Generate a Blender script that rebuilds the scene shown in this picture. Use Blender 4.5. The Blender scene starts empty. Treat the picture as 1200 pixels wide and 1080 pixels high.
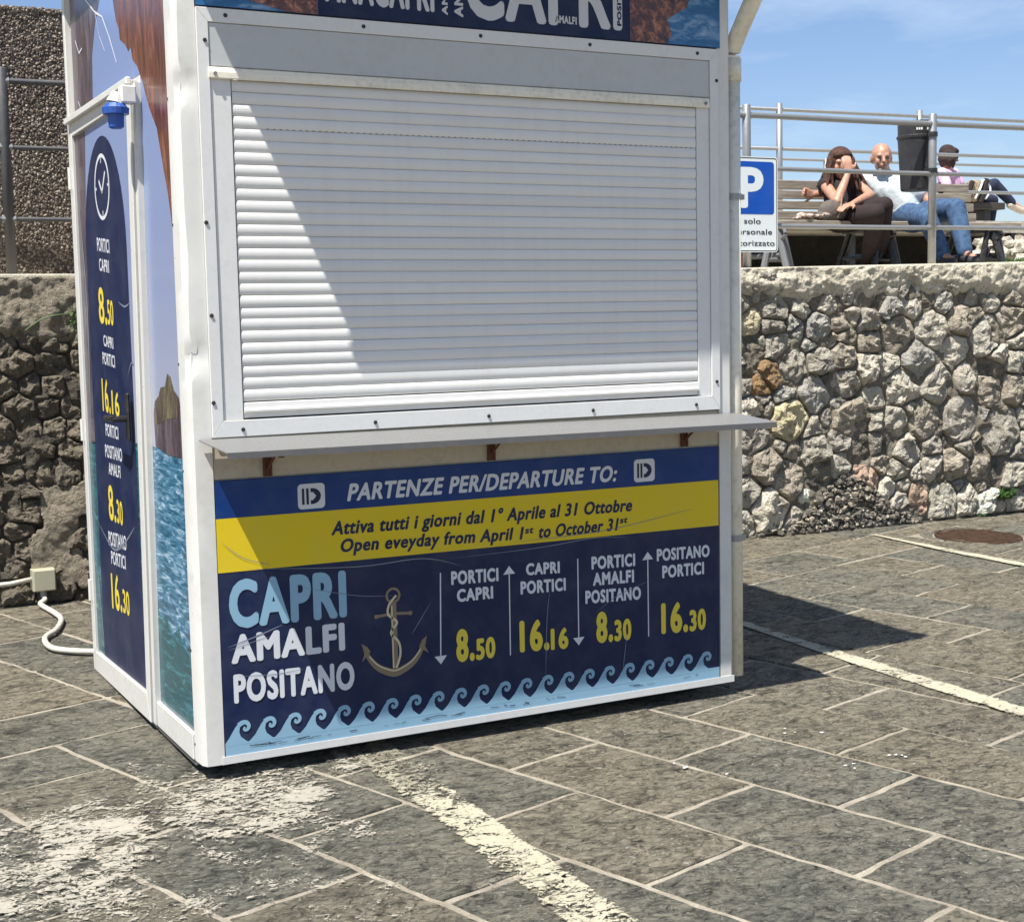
import bpy, bmesh, math, random
from mathutils import Vector, Matrix, noise
random.seed(7)
scene = bpy.context.scene
COL = scene.collection
R = math.radians
D = {'anchor': {'bot': [0.731, 0.184], 'l': [0.619, 0.298], 'lc': [0.655, 0.227], 'r': [0.856, 0.298], 'rc': [0.814, 0.228], 'ring': [0.736, 0.456], 's0': [0.67, 0.388], 's1': [0.799, 0.387], 'top': [0.736, 0.435]},
 'arrows': [['d', [0.919, 0.517], [0.912, 0.189]], ['u', [1.193, 0.515], [1.191, 0.186]], ['d', [1.481, 0.514], [1.48, 0.187]], ['u', [1.79, 0.511], [1.79, 0.183]]],
 'b_vert': [[0.986, 2.444], [1.047, 2.434], [1.381, 2.471], [1.663, 2.493]],
 'bands': [[0.116, 0.774], [2.122, 0.764], [0.118, 0.595], [2.12, 0.585]],
 'banner': {'bot': [[0.114, 2.413], [2.143, 2.412]], 'navy': [[0.528, 2.461], [1.737, 2.559]]},
 'banner_text': [['ANACAPRI', 0.552, 2.456, 0.949, 2.451, 0.11, 'grey', 'b'], ['CAPRI', 1.064, 2.441, 1.704, 2.444, 0.236, 'grey', 'b'], ['AMALFI', 1.419, 2.452, 1.511, 2.451, 0.027, 'grey', 'b']],
 'brackets': [[0.299, 0.982], [1.13, 0.983], [1.961, 0.979]],
 'cam': {'C': [-1.1989620929773779, -4.615881969217251, 1.4],
         'd': [0.46162027686345003, 0.88181410937664, -0.09649143222480906],
         'f': 1698.6312343952286,
         'r': [0.8848196077255998, -0.46546936174242887, -0.02079747733287711],
         'u': [0.0632533143228666, 0.0757769739655728, 0.9951165099845312]},
 'frame': {'innerTL': [0.155, 2.361],
           'innerTR': [2.092, 2.354],
           'mitre': [0.154, 1.086],
           'outBL': [0.109, 1.046],
           'outBR': [2.114, 1.035],
           'outerTL': [0.114, 2.377],
           'railL': [[0.155, 2.219], [0.153, 2.182]],
           'railR': [[2.078, 2.21], [2.078, 2.175]],
           'shBL': [0.225, 1.099],
           'shBR': [2.023, 1.075],
           'shTL': [0.226, 2.183],
           'shTR': [2.031, 2.177]},
 'front_text': [['PARTENZE PER/DEPARTURE TO:', 0.576, 0.798, 1.661, 0.791, 0.06, 'white', 'i'], ['Attiva tutti i giorni dal 1° Aprile al 31 Ottobre', 0.515, 0.686, 1.727, 0.673, 0.048, 'navy', 'i'],
                ['Open eveyday from April 1', 0.543, 0.625, 1.256, 0.607, 0.046, 'navy', 'i'], ['st', 1.26, 0.627, 1.299, 0.626, 0.025, 'navy', 'i'], ['to October 31', 1.313, 0.605, 1.662, 0.605, 0.047, 'navy', 'i'],
                ['st', 1.666, 0.63, 1.704, 0.63, 0.025, 'navy', 'i'], ['CAPRI', 0.15, 0.406, 0.563, 0.4, 0.162, 'pale', 'b'], ['AMALFI', 0.151, 0.288, 0.552, 0.285, 0.097, 'white', 'b'],
                ['POSITANO', 0.155, 0.154, 0.583, 0.145, 0.098, 'white', 'b'], ['PORTICI', 0.96, 0.469, 1.149, 0.464, 0.049, 'white', 'b'], ['CAPRI', 0.981, 0.405, 1.126, 0.403, 0.046, 'white', 'b'],
                ['8.', 0.973, 0.188, 1.046, 0.186, 0.118, 'yellow', 'b'], ['50', 1.051, 0.185, 1.13, 0.186, 0.078, 'yellow', 'b'], ['CAPRI', 1.262, 0.473, 1.404, 0.468, 0.044, 'white', 'b'],
                ['PORTICI', 1.238, 0.405, 1.428, 0.4, 0.048, 'white', 'b'], ['16.', 1.23, 0.191, 1.354, 0.186, 0.117, 'yellow', 'b'], ['16', 1.36, 0.184, 1.435, 0.181, 0.08, 'yellow', 'b'],
                ['PORTICI', 1.54, 0.467, 1.733, 0.462, 0.049, 'white', 'b'], ['AMALFI', 1.545, 0.405, 1.727, 0.4, 0.049, 'white', 'b'], ['POSITANO', 1.511, 0.34, 1.757, 0.331, 0.05, 'white', 'b'],
                ['8.', 1.556, 0.185, 1.63, 0.183, 0.118, 'yellow', 'b'], ['30', 1.636, 0.182, 1.712, 0.181, 0.082, 'yellow', 'b'], ['POSITANO', 1.831, 0.47, 2.077, 0.465, 0.048, 'white', 'b'],
                ['PORTICI', 1.855, 0.402, 2.05, 0.399, 0.049, 'white', 'b'], ['16.', 1.848, 0.185, 1.973, 0.18, 0.12, 'yellow', 'b'], ['30', 1.979, 0.179, 2.057, 0.18, 0.084, 'yellow', 'b']],
 'gnd_ref': {'(117, 768)': [0.096, 1.834],
             '(43, 700)': [0.06, 3.198],
             '(48, 712)': [0.036, 2.939],
             '(53, 752)': [-0.073, 2.204],
             '(60, 763)': [-0.08, 2.015],
             '(64, 722)': [0.062, 2.711],
             '(66, 742)': [0.003, 2.347],
             '(72, 730)': [0.064, 2.546],
             '(85, 767)': [-0.008, 1.908]},
 'logos': [[[0.401, 0.783], [0.497, 0.868]], [[1.733, 0.781], [1.826, 0.867]]],
 'misc': {'b2l': [11.197, 8.411, 2.693],
          'b2r': [12.235, 8.35, 2.708],
          'bag0': [5.636, 3.583, 2.039],
          'bag1': [5.904, 3.668, 2.195],
          'bag20': [11.176, 8.112, 2.668],
          'bag21': [11.616, 8.086, 2.931],
          'bin0': [5.731, 2.928, 2.681],
          'bin1': [6.061, 2.908, 2.229],
          'binb0': [5.749, 2.927, 2.224],
          'binb1': [5.988, 2.913, 2.228],
          'cloth': [5.49, 3.592, 2.032],
          'grass0': [7.526, 4.024, 1.801],
          'grass1': [7.878, 4.003, 1.903],
          'legL': [5.407, 3.746, 1.878],
          'lega': [5.201, 3.608, 2.0],
          'legb': [5.438, 3.595, 1.762],
          'par0': [0.063, 3.406, 2.982],
          'par1': [0.395, 3.387, 2.977],
          'post2': [8.533, 4.465, 2.091],
          'pot': [4.621, 3.042, 1.782],
          'rA': [7.403, 6.231, 3.236],
          'rAl': [9.724, 6.096, 2.561],
          'rAm': [9.719, 6.096, 2.919],
          'rAp0': [7.403, 6.231, 3.321],
          'rAp1': [8.932, 6.142, 3.367],
          'rB0': [12.16, 11.355, 3.509],
          'rB1': [15.499, 11.161, 3.595],
          'rBl': [15.507, 11.161, 3.123],
          'rock0': [7.677, 4.315, 1.815],
          'rock1': [8.36, 4.275, 2.062],
          'slab': [8.187, 4.585, 2.174],
          'slabb': [8.188, 4.585, 2.095]},
 'paint': {'P1': [[2.988, 1.001], [3.065, 0.274], [3.1, -0.648]],
           'P2': [[5.186, 2.585], [5.335, 1.429]],
           'P3a': [[0.58, -0.126], [0.586, -0.581], [0.585, -0.871], [0.598, -1.064], [0.614, -1.166], [0.588, -1.436]],
           'P3b': [[0.709, -0.076], [0.704, -0.703], [0.725, -1.063], [0.72, -1.531]],
           'blobs': [[-0.512, -0.369, 0.22, 0.9], [-0.678, -0.673, 0.2, 0.8], [-0.28, -0.151, 0.13, 0.8], [-0.069, -0.007, 0.11, 0.65], [0.105, -0.277, 0.2, 0.95], [0.304, -0.023, 0.1, 0.8], [0.101, 0.087, 0.1, 0.7],
                     [0.58, -0.025, 0.1, 0.8], [0.019, -0.548, 0.12, 0.7], [0.22, -0.582, 0.14, 0.7], [0.031, -0.965, 0.12, 0.5], [-0.283, -0.917, 0.09, 0.4], [0.153, -1.094, 0.13, 0.6], [0.469, -1.203, 0.09, 0.45],
                     [-0.128, 0.212, 0.1, 0.6], [-0.314, 0.127, 0.08, 0.5], [-0.555, -0.042, 0.1, 0.5], [-0.588, -0.533, 0.2, 0.9], [-0.465, -0.727, 0.15, 0.6], [0.658, -0.217, 0.08, 0.7], [-0.024, -0.249, 0.15, 0.85],
                     [0.077, -0.689, 0.1, 0.5], [-0.25, -0.512, 0.1, 0.4]]},
 'panel': [[0.119, 0.898], [2.123, 0.894], [2.12, -0.02], [0.107, -0.039]],
 'people': {'man': {'aL': [6.52, 3.102, 1.807],
                    'aR': [6.401, 3.189, 1.793],
                    'belly': [6.56, 3.78, 2.203],
                    'chest': [6.483, 3.834, 2.32],
                    'eL': [6.651, 3.624, 2.23],
                    'eR': [6.118, 3.965, 2.317],
                    'face': [6.251, 3.597, 2.509],
                    'hL': [6.627, 3.476, 2.168],
                    'hR': [5.831, 3.922, 2.276],
                    'head': [6.377, 3.81, 2.548],
                    'hipL': [6.693, 3.722, 2.138],
                    'hipR': [6.549, 3.73, 2.117],
                    'kL': [6.581, 3.258, 2.138],
                    'kR': [6.362, 3.311, 2.06],
                    'neck': [6.47, 3.885, 2.439],
                    'pelvis': [6.64, 3.755, 2.127],
                    'sL': [6.531, 3.731, 2.375],
                    'sR': [6.386, 3.97, 2.407],
                    'tL': [6.48, 2.964, 1.764],
                    'tR': [6.356, 3.051, 1.756]},
            'w1': {'aL': [6.237, 3.678, 1.741],
                   'aR': [6.162, 3.723, 1.743],
                   'belly': [5.995, 3.812, 2.177],
                   'chest': [5.996, 3.832, 2.284],
                   'eL': [6.09, 3.607, 2.249],
                   'eR': [5.779, 3.605, 2.2],
                   'face': [5.851, 3.571, 2.446],
                   'hL': [5.865, 3.54, 2.178],
                   'hR': [5.917, 3.647, 2.407],
                   'head': [5.971, 3.794, 2.49],
                   'hipL': [6.047, 3.759, 2.093],
                   'hipR': [5.932, 3.766, 2.086],
                   'kL': [6.008, 3.372, 2.155],
                   'kR': [5.899, 3.338, 2.097],
                   'neck': [5.996, 3.832, 2.396],
                   'pelvis': [6.002, 3.792, 2.107],
                   'sL': [6.126, 3.805, 2.36],
                   'sR': [5.89, 3.868, 2.341],
                   'tL': [6.147, 3.523, 1.697],
                   'tR': [6.074, 3.568, 1.699]},
            'w2': {'aL': [12.257, 8.449, 2.388],
                   'aR': [12.366, 8.193, 2.677],
                   'belly': [11.626, 8.436, 2.803],
                   'chest': [11.585, 8.438, 2.943],
                   'eL': [11.935, 8.568, 2.862],
                   'eR': [11.355, 8.201, 2.797],
                   'face': [11.618, 8.336, 3.194],
                   'hL': [11.904, 8.37, 2.804],
                   'hR': [11.563, 8.139, 2.777],
                   'head': [11.536, 8.391, 3.227],
                   'hipL': [11.764, 8.478, 2.739],
                   'hipR': [11.596, 8.307, 2.712],
                   'kL': [12.306, 8.446, 2.727],
                   'kR': [12.134, 8.256, 2.9],
                   'neck': [11.558, 8.44, 3.103],
                   'pelvis': [11.619, 8.386, 2.719],
                   'sL': [11.848, 8.623, 3.059],
                   'sR': [11.344, 8.302, 3.013],
                   'tL': [12.433, 8.439, 2.307],
                   'tR': [12.582, 8.18, 2.588]}},
 'screws': [[0.143, 2.303], [0.119, 1.731], [0.129, 1.435], [0.122, 1.154], [0.213, 2.395], [0.685, 2.39], [1.121, 2.388], [1.562, 2.386], [2.032, 2.386], [2.125, 2.288], [2.111, 1.148], [0.219, 1.052], [0.685, 1.053],
            [1.12, 1.052], [1.552, 1.049], [2.014, 1.05]],
 'shadowpts': 0,
 'side': {'archL': [1.421, 1.695],
          'archL2': [1.346, 1.944],
          'archLb': [1.516, 0.04],
          'archR': [0.732, 1.784],
          'archR2': [0.719, 1.04],
          'archRb': [0.75, 0.108],
          'archT': [1.025, 2.13],
          'clock': [1.096, 1.942],
          'clockB': [1.107, 1.823],
          'clockT': [1.072, 2.052],
          'cornB': [0.095, -0.038],
          'doorBL': [1.609, -0.045],
          'doorR0': [0.522, 2.005],
          'doorR1': [0.575, 1.192],
          'doorR2': [0.617, -0.008],
          'doorTL': [1.573, 2.224],
          'doorTR': [0.565, 2.251],
          'fr0': [0.478, 1.114],
          'fr1': [0.369, 1.192],
          'fr2': [0.227, 1.225],
          'fr3': [0.113, 1.186],
          'fr4': [0.104, 0.981],
          'fr5': [0.478, 0.978],
          'glassBL': [1.566, 0.041],
          'glassBR': [0.685, 0.06],
          'glassTL': [1.505, 2.191],
          'glassTR': [0.754, 2.206],
          'handle': [0.767, 1.066],
          'handleL': [1.124, 1.051],
          'hingeA': [1.563, 2.022],
          'hingeB': [1.606, 0.98],
          'panBL': [0.533, 0.05],
          'panBR': [0.101, 0.059],
          'panL0': [0.445, 2.083],
          'panL1': [0.525, 1.193],
          'panR0': [0.127, 2.447],
          'panR250': [0.113, 1.769],
          'panR445': [0.107, 1.228],
          'panR600': [0.092, 0.792],
          'panR800': [0.098, 0.216],
          'rockA': [1.628, 2.747],
          'rockB': [1.005, 2.622],
          'rockC': [1.192, 2.467],
          'rockD': [1.213, 2.244],
          'rr0': [0.826, 2.587],
          'rr1': [0.718, 2.446],
          'rr2': [0.548, 2.387],
          'rr3': [0.449, 2.255],
          'rr4': [0.2, 2.025],
          'rr5': [0.124, 1.77],
          'rr6': [0.148, 2.452],
          'sea': [0.69, 0.985],
          'sock': [0.629, 2.171]},
 'side_text': [['PORTICI', 1.218, 1.705, 1.004, 1.684, 0.052, 'white', 'b'], ['CAPRI', 1.196, 1.627, 1.027, 1.611, 0.048, 'white', 'b'], ['8.', 1.241, 1.425, 1.099, 1.414, 0.14, 'yellow', 'b'],
               ['50', 1.091, 1.417, 0.989, 1.41, 0.095, 'yellow', 'b'], ['CAPRI', 1.184, 1.334, 1.015, 1.322, 0.043, 'white', 'b'], ['PORTICI', 1.215, 1.263, 1.001, 1.25, 0.047, 'white', 'b'],
               ['16.', 1.256, 1.075, 1.113, 1.069, 0.13, 'yellow', 'b'], ['16', 1.09, 1.07, 0.961, 1.063, 0.093, 'yellow', 'b'], ['PORTICI', 1.223, 0.978, 1.0, 0.975, 0.049, 'white', 'b'],
               ['POSITANO', 1.249, 0.891, 0.953, 0.893, 0.051, 'white', 'b'], ['AMALFI', 1.202, 0.826, 0.994, 0.827, 0.047, 'white', 'b'], ['8.', 1.234, 0.642, 1.105, 0.642, 0.14, 'yellow', 'b'],
               ['30', 1.09, 0.644, 0.989, 0.642, 0.093, 'yellow', 'b'], ['POSITANO', 1.264, 0.534, 0.951, 0.551, 0.057, 'white', 'b'], ['PORTICI', 1.233, 0.462, 0.98, 0.474, 0.053, 'white', 'b'],
               ['16.', 1.257, 0.277, 1.074, 0.29, 0.144, 'yellow', 'b'], ['30', 1.059, 0.293, 0.945, 0.296, 0.094, 'yellow', 'b']],
 'specks': [[2.498, 1.837], [2.013, -0.909], [2.072, -0.497], [2.176, -0.577], [1.589, -0.764], [1.522, -0.621], [2.217, -0.901], [2.258, -0.923], [2.242, -0.965]],
 'wall_r': [[4.372, 1.351, 0.069, 'y'], [4.381, 1.183, 0.069, 'd'], [4.326, 1.121, 0.033, 'l'], [4.34, 1.041, 0.046, 'd'], [4.34, 0.965, 0.051, 'n'], [4.573, 1.448, 0.093, 'n'], [4.768, 1.441, 0.061, 'l'],
            [4.83, 1.504, 0.057, 'd'], [4.563, 1.33, 0.07, 'n'], [4.583, 1.211, 0.084, 'n'], [4.711, 1.344, 0.042, 'g'], [4.752, 1.292, 0.043, 'g'], [4.892, 1.298, 0.09, 'g'], [4.85, 1.209, 0.053, 'g'],
            [5.082, 1.328, 0.057, 'p'], [5.167, 1.374, 0.043, 'n'], [5.301, 1.332, 0.084, 'n'], [5.313, 1.214, 0.088, 'p'], [5.124, 1.236, 0.064, 'p'], [5.098, 1.128, 0.088, 'p'], [4.902, 1.091, 0.091, 'n'],
            [4.695, 1.063, 0.108, 'n'], [4.541, 1.017, 0.075, 'r'], [4.455, 0.944, 0.07, 'r'], [4.455, 0.876, 0.051, 'n'], [5.103, 0.937, 0.098, 'n'], [5.302, 1.052, 0.094, 'l'], [4.86, 0.894, 0.115, 'g'],
            [4.643, 0.877, 0.07, 'g'], [4.955, 0.973, 0.048, 'd'], [4.477, 1.222, 0.028, 'n'], [5.533, 1.257, 0.12, 'p'], [5.824, 1.269, 0.122, 'l'], [5.477, 1.417, 0.079, 'g'], [5.654, 1.458, 0.09, 'l'],
            [5.587, 1.53, 0.059, 'n'], [5.913, 1.455, 0.066, 'g'], [6.052, 1.327, 0.103, 'p'], [6.191, 1.342, 0.072, 'p'], [6.166, 1.487, 0.051, 'n'], [6.061, 1.506, 0.041, 'd'], [6.259, 1.527, 0.051, 'l'],
            [6.318, 1.453, 0.047, 'l'], [6.522, 1.327, 0.106, 'p'], [6.427, 1.292, 0.053, 'n'], [6.573, 1.197, 0.063, 'n'], [6.292, 1.231, 0.126, 'l'], [6.008, 1.147, 0.108, 'l'], [5.713, 1.066, 0.136, 'g'],
            [5.468, 1.047, 0.085, 'l'], [6.371, 1.092, 0.078, 'l'], [6.337, 1.001, 0.084, 'd'], [6.563, 1.04, 0.07, 'l'], [6.114, 0.945, 0.098, 'n'], [5.873, 0.917, 0.133, 'n'], [5.569, 0.919, 0.121, 'l'],
            [5.36, 0.857, 0.078, 'l'], [6.315, 0.864, 0.11, 'p'], [6.542, 0.864, 0.086, 'p'], [5.392, 0.944, 0.054, 'd'], [5.963, 1.036, 0.041, 'n'], [6.544, 1.473, 0.074, 'p'], [5.766, 1.457, 0.05, 'd'],
            [5.357, 1.471, 0.058, 'd'], [4.389, 0.805, 0.074, 'l'], [4.684, 0.732, 0.132, 'y'], [4.418, 0.651, 0.103, 'n'], [4.327, 0.46, 0.051, 'g'], [4.498, 0.45, 0.099, 'p'], [4.662, 0.345, 0.109, 'p'],
            [4.356, 0.288, 0.079, 'n'], [4.528, 0.155, 0.118, 'l'], [4.334, 0.084, 0.056, 'l'], [4.839, 0.664, 0.072, 'n'], [4.86, 0.524, 0.096, 'n'], [4.892, 0.382, 0.072, 'd'], [5.152, 0.71, 0.128, 'p'],
            [5.375, 0.686, 0.049, 'l'], [5.093, 0.599, 0.074, 'n'], [5.234, 0.512, 0.079, 'd'], [5.364, 0.54, 0.059, 'n'], [4.807, 0.222, 0.037, 'w'], [5.082, 0.827, 0.059, 'g'], [5.333, 0.301, 0.05, 'k'],
            [5.234, 0.352, 0.045, 'k'], [5.235, 0.237, 0.044, 'k'], [5.773, 0.672, 0.122, 'p'], [6.071, 0.667, 0.146, 'n'], [6.427, 0.566, 0.15, 'n'], [5.531, 0.665, 0.095, 'l'], [5.46, 0.553, 0.065, 'd'],
            [5.599, 0.545, 0.042, 'l'], [5.616, 0.472, 0.102, 'l'], [5.55, 0.359, 0.081, 'n'], [5.707, 0.332, 0.046, 'l'], [5.842, 0.501, 0.077, 'n'], [5.844, 0.35, 0.092, 'l'], [6.017, 0.358, 0.098, 'p'],
            [6.108, 0.481, 0.064, 'n'], [6.24, 0.317, 0.079, 'p'], [6.552, 0.27, 0.092, 'l'], [6.401, 0.307, 0.058, 'd'], [5.72, 0.177, 0.076, 'k'], [5.938, 0.134, 0.104, 'l'], [6.136, 0.111, 0.079, 'l'],
            [6.302, 0.08, 0.07, 'w'], [6.573, 0.089, 0.071, 'l'], [5.579, 0.25, 0.051, 'n'], [5.462, 0.239, 0.06, 'l'], [5.551, 0.152, 0.061, 'l'], [6.574, 0.409, 0.054, 'n'], [6.261, 0.473, 0.048, 'd'],
            [5.968, 0.553, 0.046, 'd']],
 'wall_ref': {'(0, 28)': [0.008, 2.913],
              '(0, 322)': [-0.056, 1.68],
              '(0, 400)': [-0.073, 1.348],
              '(0, 683)': [-0.137, 0.122],
              '(0, 712)': [-0.143, -0.005],
              '(100, 640)': [0.292, 0.275],
              '(1040, 560)': [5.479, 0.301],
              '(105, 322)': [0.38, 1.678],
              '(105, 395)': [0.365, 1.359],
              '(1050, 338)': [5.543, 1.557],
              '(1050, 545)': [5.549, 0.382],
              '(1100, 340)': [5.899, 1.542],
              '(1175, 575)': [6.477, 0.147],
              '(1200, 307)': [6.643, 1.727],
              '(1200, 335)': [6.646, 1.563],
              '(1200, 600)': [6.673, -0.017],
              '(30, 580)': [0.01, 0.563],
              '(30, 690)': [-0.015, 0.08],
              '(35, 678)': [0.009, 0.131],
              '(45, 665)': [0.054, 0.184],
              '(60, 400)': [0.174, 1.342],
              '(62, 690)': [0.119, 0.067],
              '(78, 34)': [0.326, 2.908],
              '(84, 660)': [0.219, 0.192],
              '(869, 315)': [4.338, 1.691],
              '(870, 345)': [4.343, 1.531],
              '(870, 628)': [4.333, 0.002],
              '(930, 560)': [4.726, 0.349],
              '(950, 350)': [4.861, 1.498],
              '(950, 600)': [4.859, 0.117]},
 'wave': [[0.176, 0.089], [0.174, 0.026], [2.05, 0.087], [2.049, 0.032]],
 'zA': {'(1030, 265)': [7.008, 4.54, 2.1], '(1128, 262)': [7.53, 4.142, 2.1], '(900, 268)': [6.229, 4.985, 2.1], '(960, 268)': [6.697, 4.909, 2.1]}}
# ------------------------------------------------------------------ camera
cd = D['cam']
cam_data = bpy.data.cameras.new('camera')
cam = bpy.data.objects.new('camera', cam_data); COL.objects.link(cam)
cam_data.sensor_fit = 'HORIZONTAL'; cam_data.sensor_width = 36.0
cam_data.lens = 36.0 * cd['f'] / 1200.0
cam_data.clip_start = 0.05; cam_data.clip_end = 2000
r_, u_, d_ = Vector(cd['r']), Vector(cd['u']), Vector(cd['d'])
m = Matrix((r_, u_, -d_)).transposed().to_4x4(); m.translation = Vector(cd['C'])
cam.matrix_world = m
scene.camera = cam
# ------------------------------------------------------------------ sun and sky
SUN = Vector((.440, .235, -1.0)).normalized()          # the way the light travels
sun_data = bpy.data.lights.new('sun', 'SUN'); sun_data.energy = 5.0; sun_data.angle = R(.53); sun_data.color = (1, .96, .90)
sun = bpy.data.objects.new('sun', sun_data); COL.objects.link(sun)
sun.rotation_euler = SUN.to_track_quat('-Z', 'Y').to_euler(); sun.location = (-5, -3, 12)
world = bpy.data.worlds.new('World'); scene.world = world; world.use_nodes = True
wn = world.node_tree; wn.nodes.clear()
sky = wn.nodes.new('ShaderNodeTexSky'); sky.sky_type = 'NISHITA'; sky.sun_disc = False
to_sun = -SUN
sky.sun_elevation = math.asin(to_sun.z); sky.sun_rotation = math.atan2(to_sun.x, to_sun.y)
sky.air_density = 1.0; sky.dust_density = 0.6; sky.ozone_density = 1.6; sky.altitude = 0
bg = wn.nodes.new('ShaderNodeBackground'); bg.inputs[1].default_value = .05
wo = wn.nodes.new('ShaderNodeOutputWorld')
tint = wn.nodes.new('ShaderNodeMix'); tint.data_type = 'RGBA'; tint.blend_type = 'MULTIPLY'; tint.inputs[0].default_value = 1.0; tint.inputs[7].default_value = (1.22, 1.30, 1.50, 1)
tc = wn.nodes.new('ShaderNodeTexCoord'); mp = wn.nodes.new('ShaderNodeMapping'); mp.inputs['Scale'].default_value = (2.2, 2.2, 9); cn = wn.nodes.new('ShaderNodeTexNoise'); cn.inputs['Scale'].default_value = 1.6; cn.inputs['Detail'].default_value = 7; cn.inputs['Roughness'].default_value = .6
cr = wn.nodes.new('ShaderNodeMapRange'); cr.inputs[1].default_value = .46; cr.inputs[2].default_value = .74; cr.inputs[4].default_value = .50
cm = wn.nodes.new('ShaderNodeMix'); cm.data_type = 'RGBA'; cm.inputs[7].default_value = (9.5, 11.0, 12.5, 1)     # thin high cloud
wn.links.new(tc.outputs['Generated'], mp.inputs[0]); wn.links.new(mp.outputs[0], cn.inputs['Vector']); wn.links.new(cn.outputs[0], cr.inputs[0]); wn.links.new(cr.outputs[0], cm.inputs[0])
wn.links.new(sky.outputs[0], tint.inputs[6]); wn.links.new(tint.outputs[2], cm.inputs[6]); wn.links.new(cm.outputs[2], bg.inputs[0]); wn.links.new(bg.outputs[0], wo.inputs[0])
scene.view_settings.view_transform = 'Standard'; scene.view_settings.look = 'None'
scene.view_settings.exposure = 0.95; scene.view_settings.gamma = 1.0
scene.view_settings.use_curve_mapping = False

# ------------------------------------------------------------------ helpers
def srgb(r, g, b):
    f = lambda c: (c/255/12.92 if c/255 <= .04045 else ((c/255+.055)/1.055)**2.4)
    return (f(r), f(g), f(b), 1)
class N:
    """small node-tree helper"""
    def __init__(s, name):
        s.m = bpy.data.materials.new(name); s.m.use_nodes = True; s.t = s.m.node_tree; s.t.nodes.clear()
        s.out = s.n('ShaderNodeOutputMaterial'); s.b = s.n('ShaderNodeBsdfPrincipled'); s.l(s.b.outputs[0], s.out.inputs[0])
        s.pos = s.n('ShaderNodeNewGeometry').outputs['Position']
    def n(s, typ, **k):
        x = s.t.nodes.new(typ)
        for a, v in k.items(): setattr(x, a, v)
        return x
    def l(s, a, b): s.t.links.new(a, b)
    def set(s, node, key, v):
        i = node.inputs[key]
        if hasattr(v, 'default_value') or hasattr(v, 'is_linked'): s.l(v, i)
        else: i.default_value = v
    def map(s, scale=(1, 1, 1), rot=(0, 0, 0), src=None):
        x = s.n('ShaderNodeMapping'); s.l(src or s.pos, x.inputs[0]); x.inputs['Scale'].default_value = scale; x.inputs['Rotation'].default_value = rot
        return x.outputs[0]
    def noise(s, scale, detail=4, rough=.55, vec=None, dist=0):
        x = s.n('ShaderNodeTexNoise'); s.l(vec or s.pos, x.inputs['Vector']); x.inputs['Scale'].default_value = scale
        x.inputs['Detail'].default_value = detail; x.inputs['Roughness'].default_value = rough; x.inputs['Distortion'].default_value = dist
        return x.outputs[0]
    def vor(s, scale, feature='F1', vec=None, out=0):
        x = s.n('ShaderNodeTexVoronoi', feature=feature); s.l(vec or s.pos, x.inputs['Vector']); x.inputs['Scale'].default_value = scale
        return x.outputs[out]
    def ramp(s, fac, stops, interp='LINEAR'):
        x = s.n('ShaderNodeValToRGB'); s.l(fac, x.inputs[0]); e = x.color_ramp; e.interpolation = interp
        while len(e.elements) < len(stops): e.elements.new(.5)
        for el, (p, c) in zip(e.elements, stops):
            el.position = p; el.color = c if len(c) == 4 else (*c, 1)
        return x.outputs[0]
    def mix(s, fac, a, b, mode='MIX'):
        x = s.n('ShaderNodeMix', data_type='RGBA', blend_type=mode)
        s.set(x, 0, fac); s.set(x, 6, a); s.set(x, 7, b); return x.outputs[2]
    def math(s, op, a, b=0., c=None):
        x = s.n('ShaderNodeMath', operation=op); s.set(x, 0, a); s.set(x, 1, b)
        if c is not None: s.set(x, 2, c)
        return x.outputs[0]
    def bump(s, h, strength=.5, dist=.01, normal=None):
        x = s.n('ShaderNodeBump'); s.l(h, x.inputs['Height']); x.inputs['Strength'].default_value = strength; x.inputs['Distance'].default_value = dist
        if normal: s.l(normal, x.inputs['Normal'])
        s.l(x.outputs[0], s.b.inputs['Normal']); return x.outputs[0]
    def col(s, c): s.set(s.b, 'Base Color', c); return s
    def ro(s, v): s.set(s.b, 'Roughness', v); return s
    def me(s, v): s.set(s.b, 'Metallic', v); return s
    def rand(s): return s.n('ShaderNodeObjectInfo').outputs['Random']
def G(v): return (v, v, v, 1)
def dirty(name, col, rough=.4, metal=0., amount=.25, scale=6, dirt=(.18, .15, .11, 1), bump=.0006):
    n = N(name); a = n.noise(scale, 6, .65); b = n.noise(scale*7, 4, .6)
    f = n.ramp(n.math('MULTIPLY', a, b), [(.22, G(0)), (.52, G(amount))])
    n.col(n.mix(f, col, dirt)); n.ro(n.ramp(b, [(.3, G(max(rough-.1, .02))), (.7, G(min(rough+.15, 1)))])); n.me(metal)
    n.bump(a, .4, bump*4); return n.m
M = {}
M['white'] = dirty('white_painted_metal', (.59, .585, .545, 1), .35, amount=.22, scale=4)
M['white2'] = dirty('white_aluminium', (.60, .60, .58, 1), .38, amount=.15, scale=9)
def slat_mat():
    n = N('shutter_white'); rd = n.rand(); a = n.noise(5, 6, .65); st = n.noise(1, 5, .6, n.map((26, 26, 1.2)))
    c = n.mix(rd, (.645, .64, .61, 1), (.60, .595, .57, 1))
    c = n.mix(n.ramp(n.math('MULTIPLY', a, st), [(.22, G(0)), (.46, G(.10))]), c, (.24, .21, .16, 1))
    n.col(c); n.ro(.45); n.bump(a, .3, .004); return n.m
M['slat'] = slat_mat()
M['cream'] = dirty('cream_panel', (.42, .375, .29, 1), .5, amount=.4)
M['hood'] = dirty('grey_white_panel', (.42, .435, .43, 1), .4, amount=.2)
M['steel'] = dirty('brushed_metal_shelf', (.20, .20, .195, 1), .45, metal=.3, amount=.3, scale=12)
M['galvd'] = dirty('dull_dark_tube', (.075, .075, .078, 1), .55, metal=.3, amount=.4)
M['endgrey'] = dirty('grey_cast_end', (.12, .125, .13, 1), .5, amount=.4)
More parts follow.
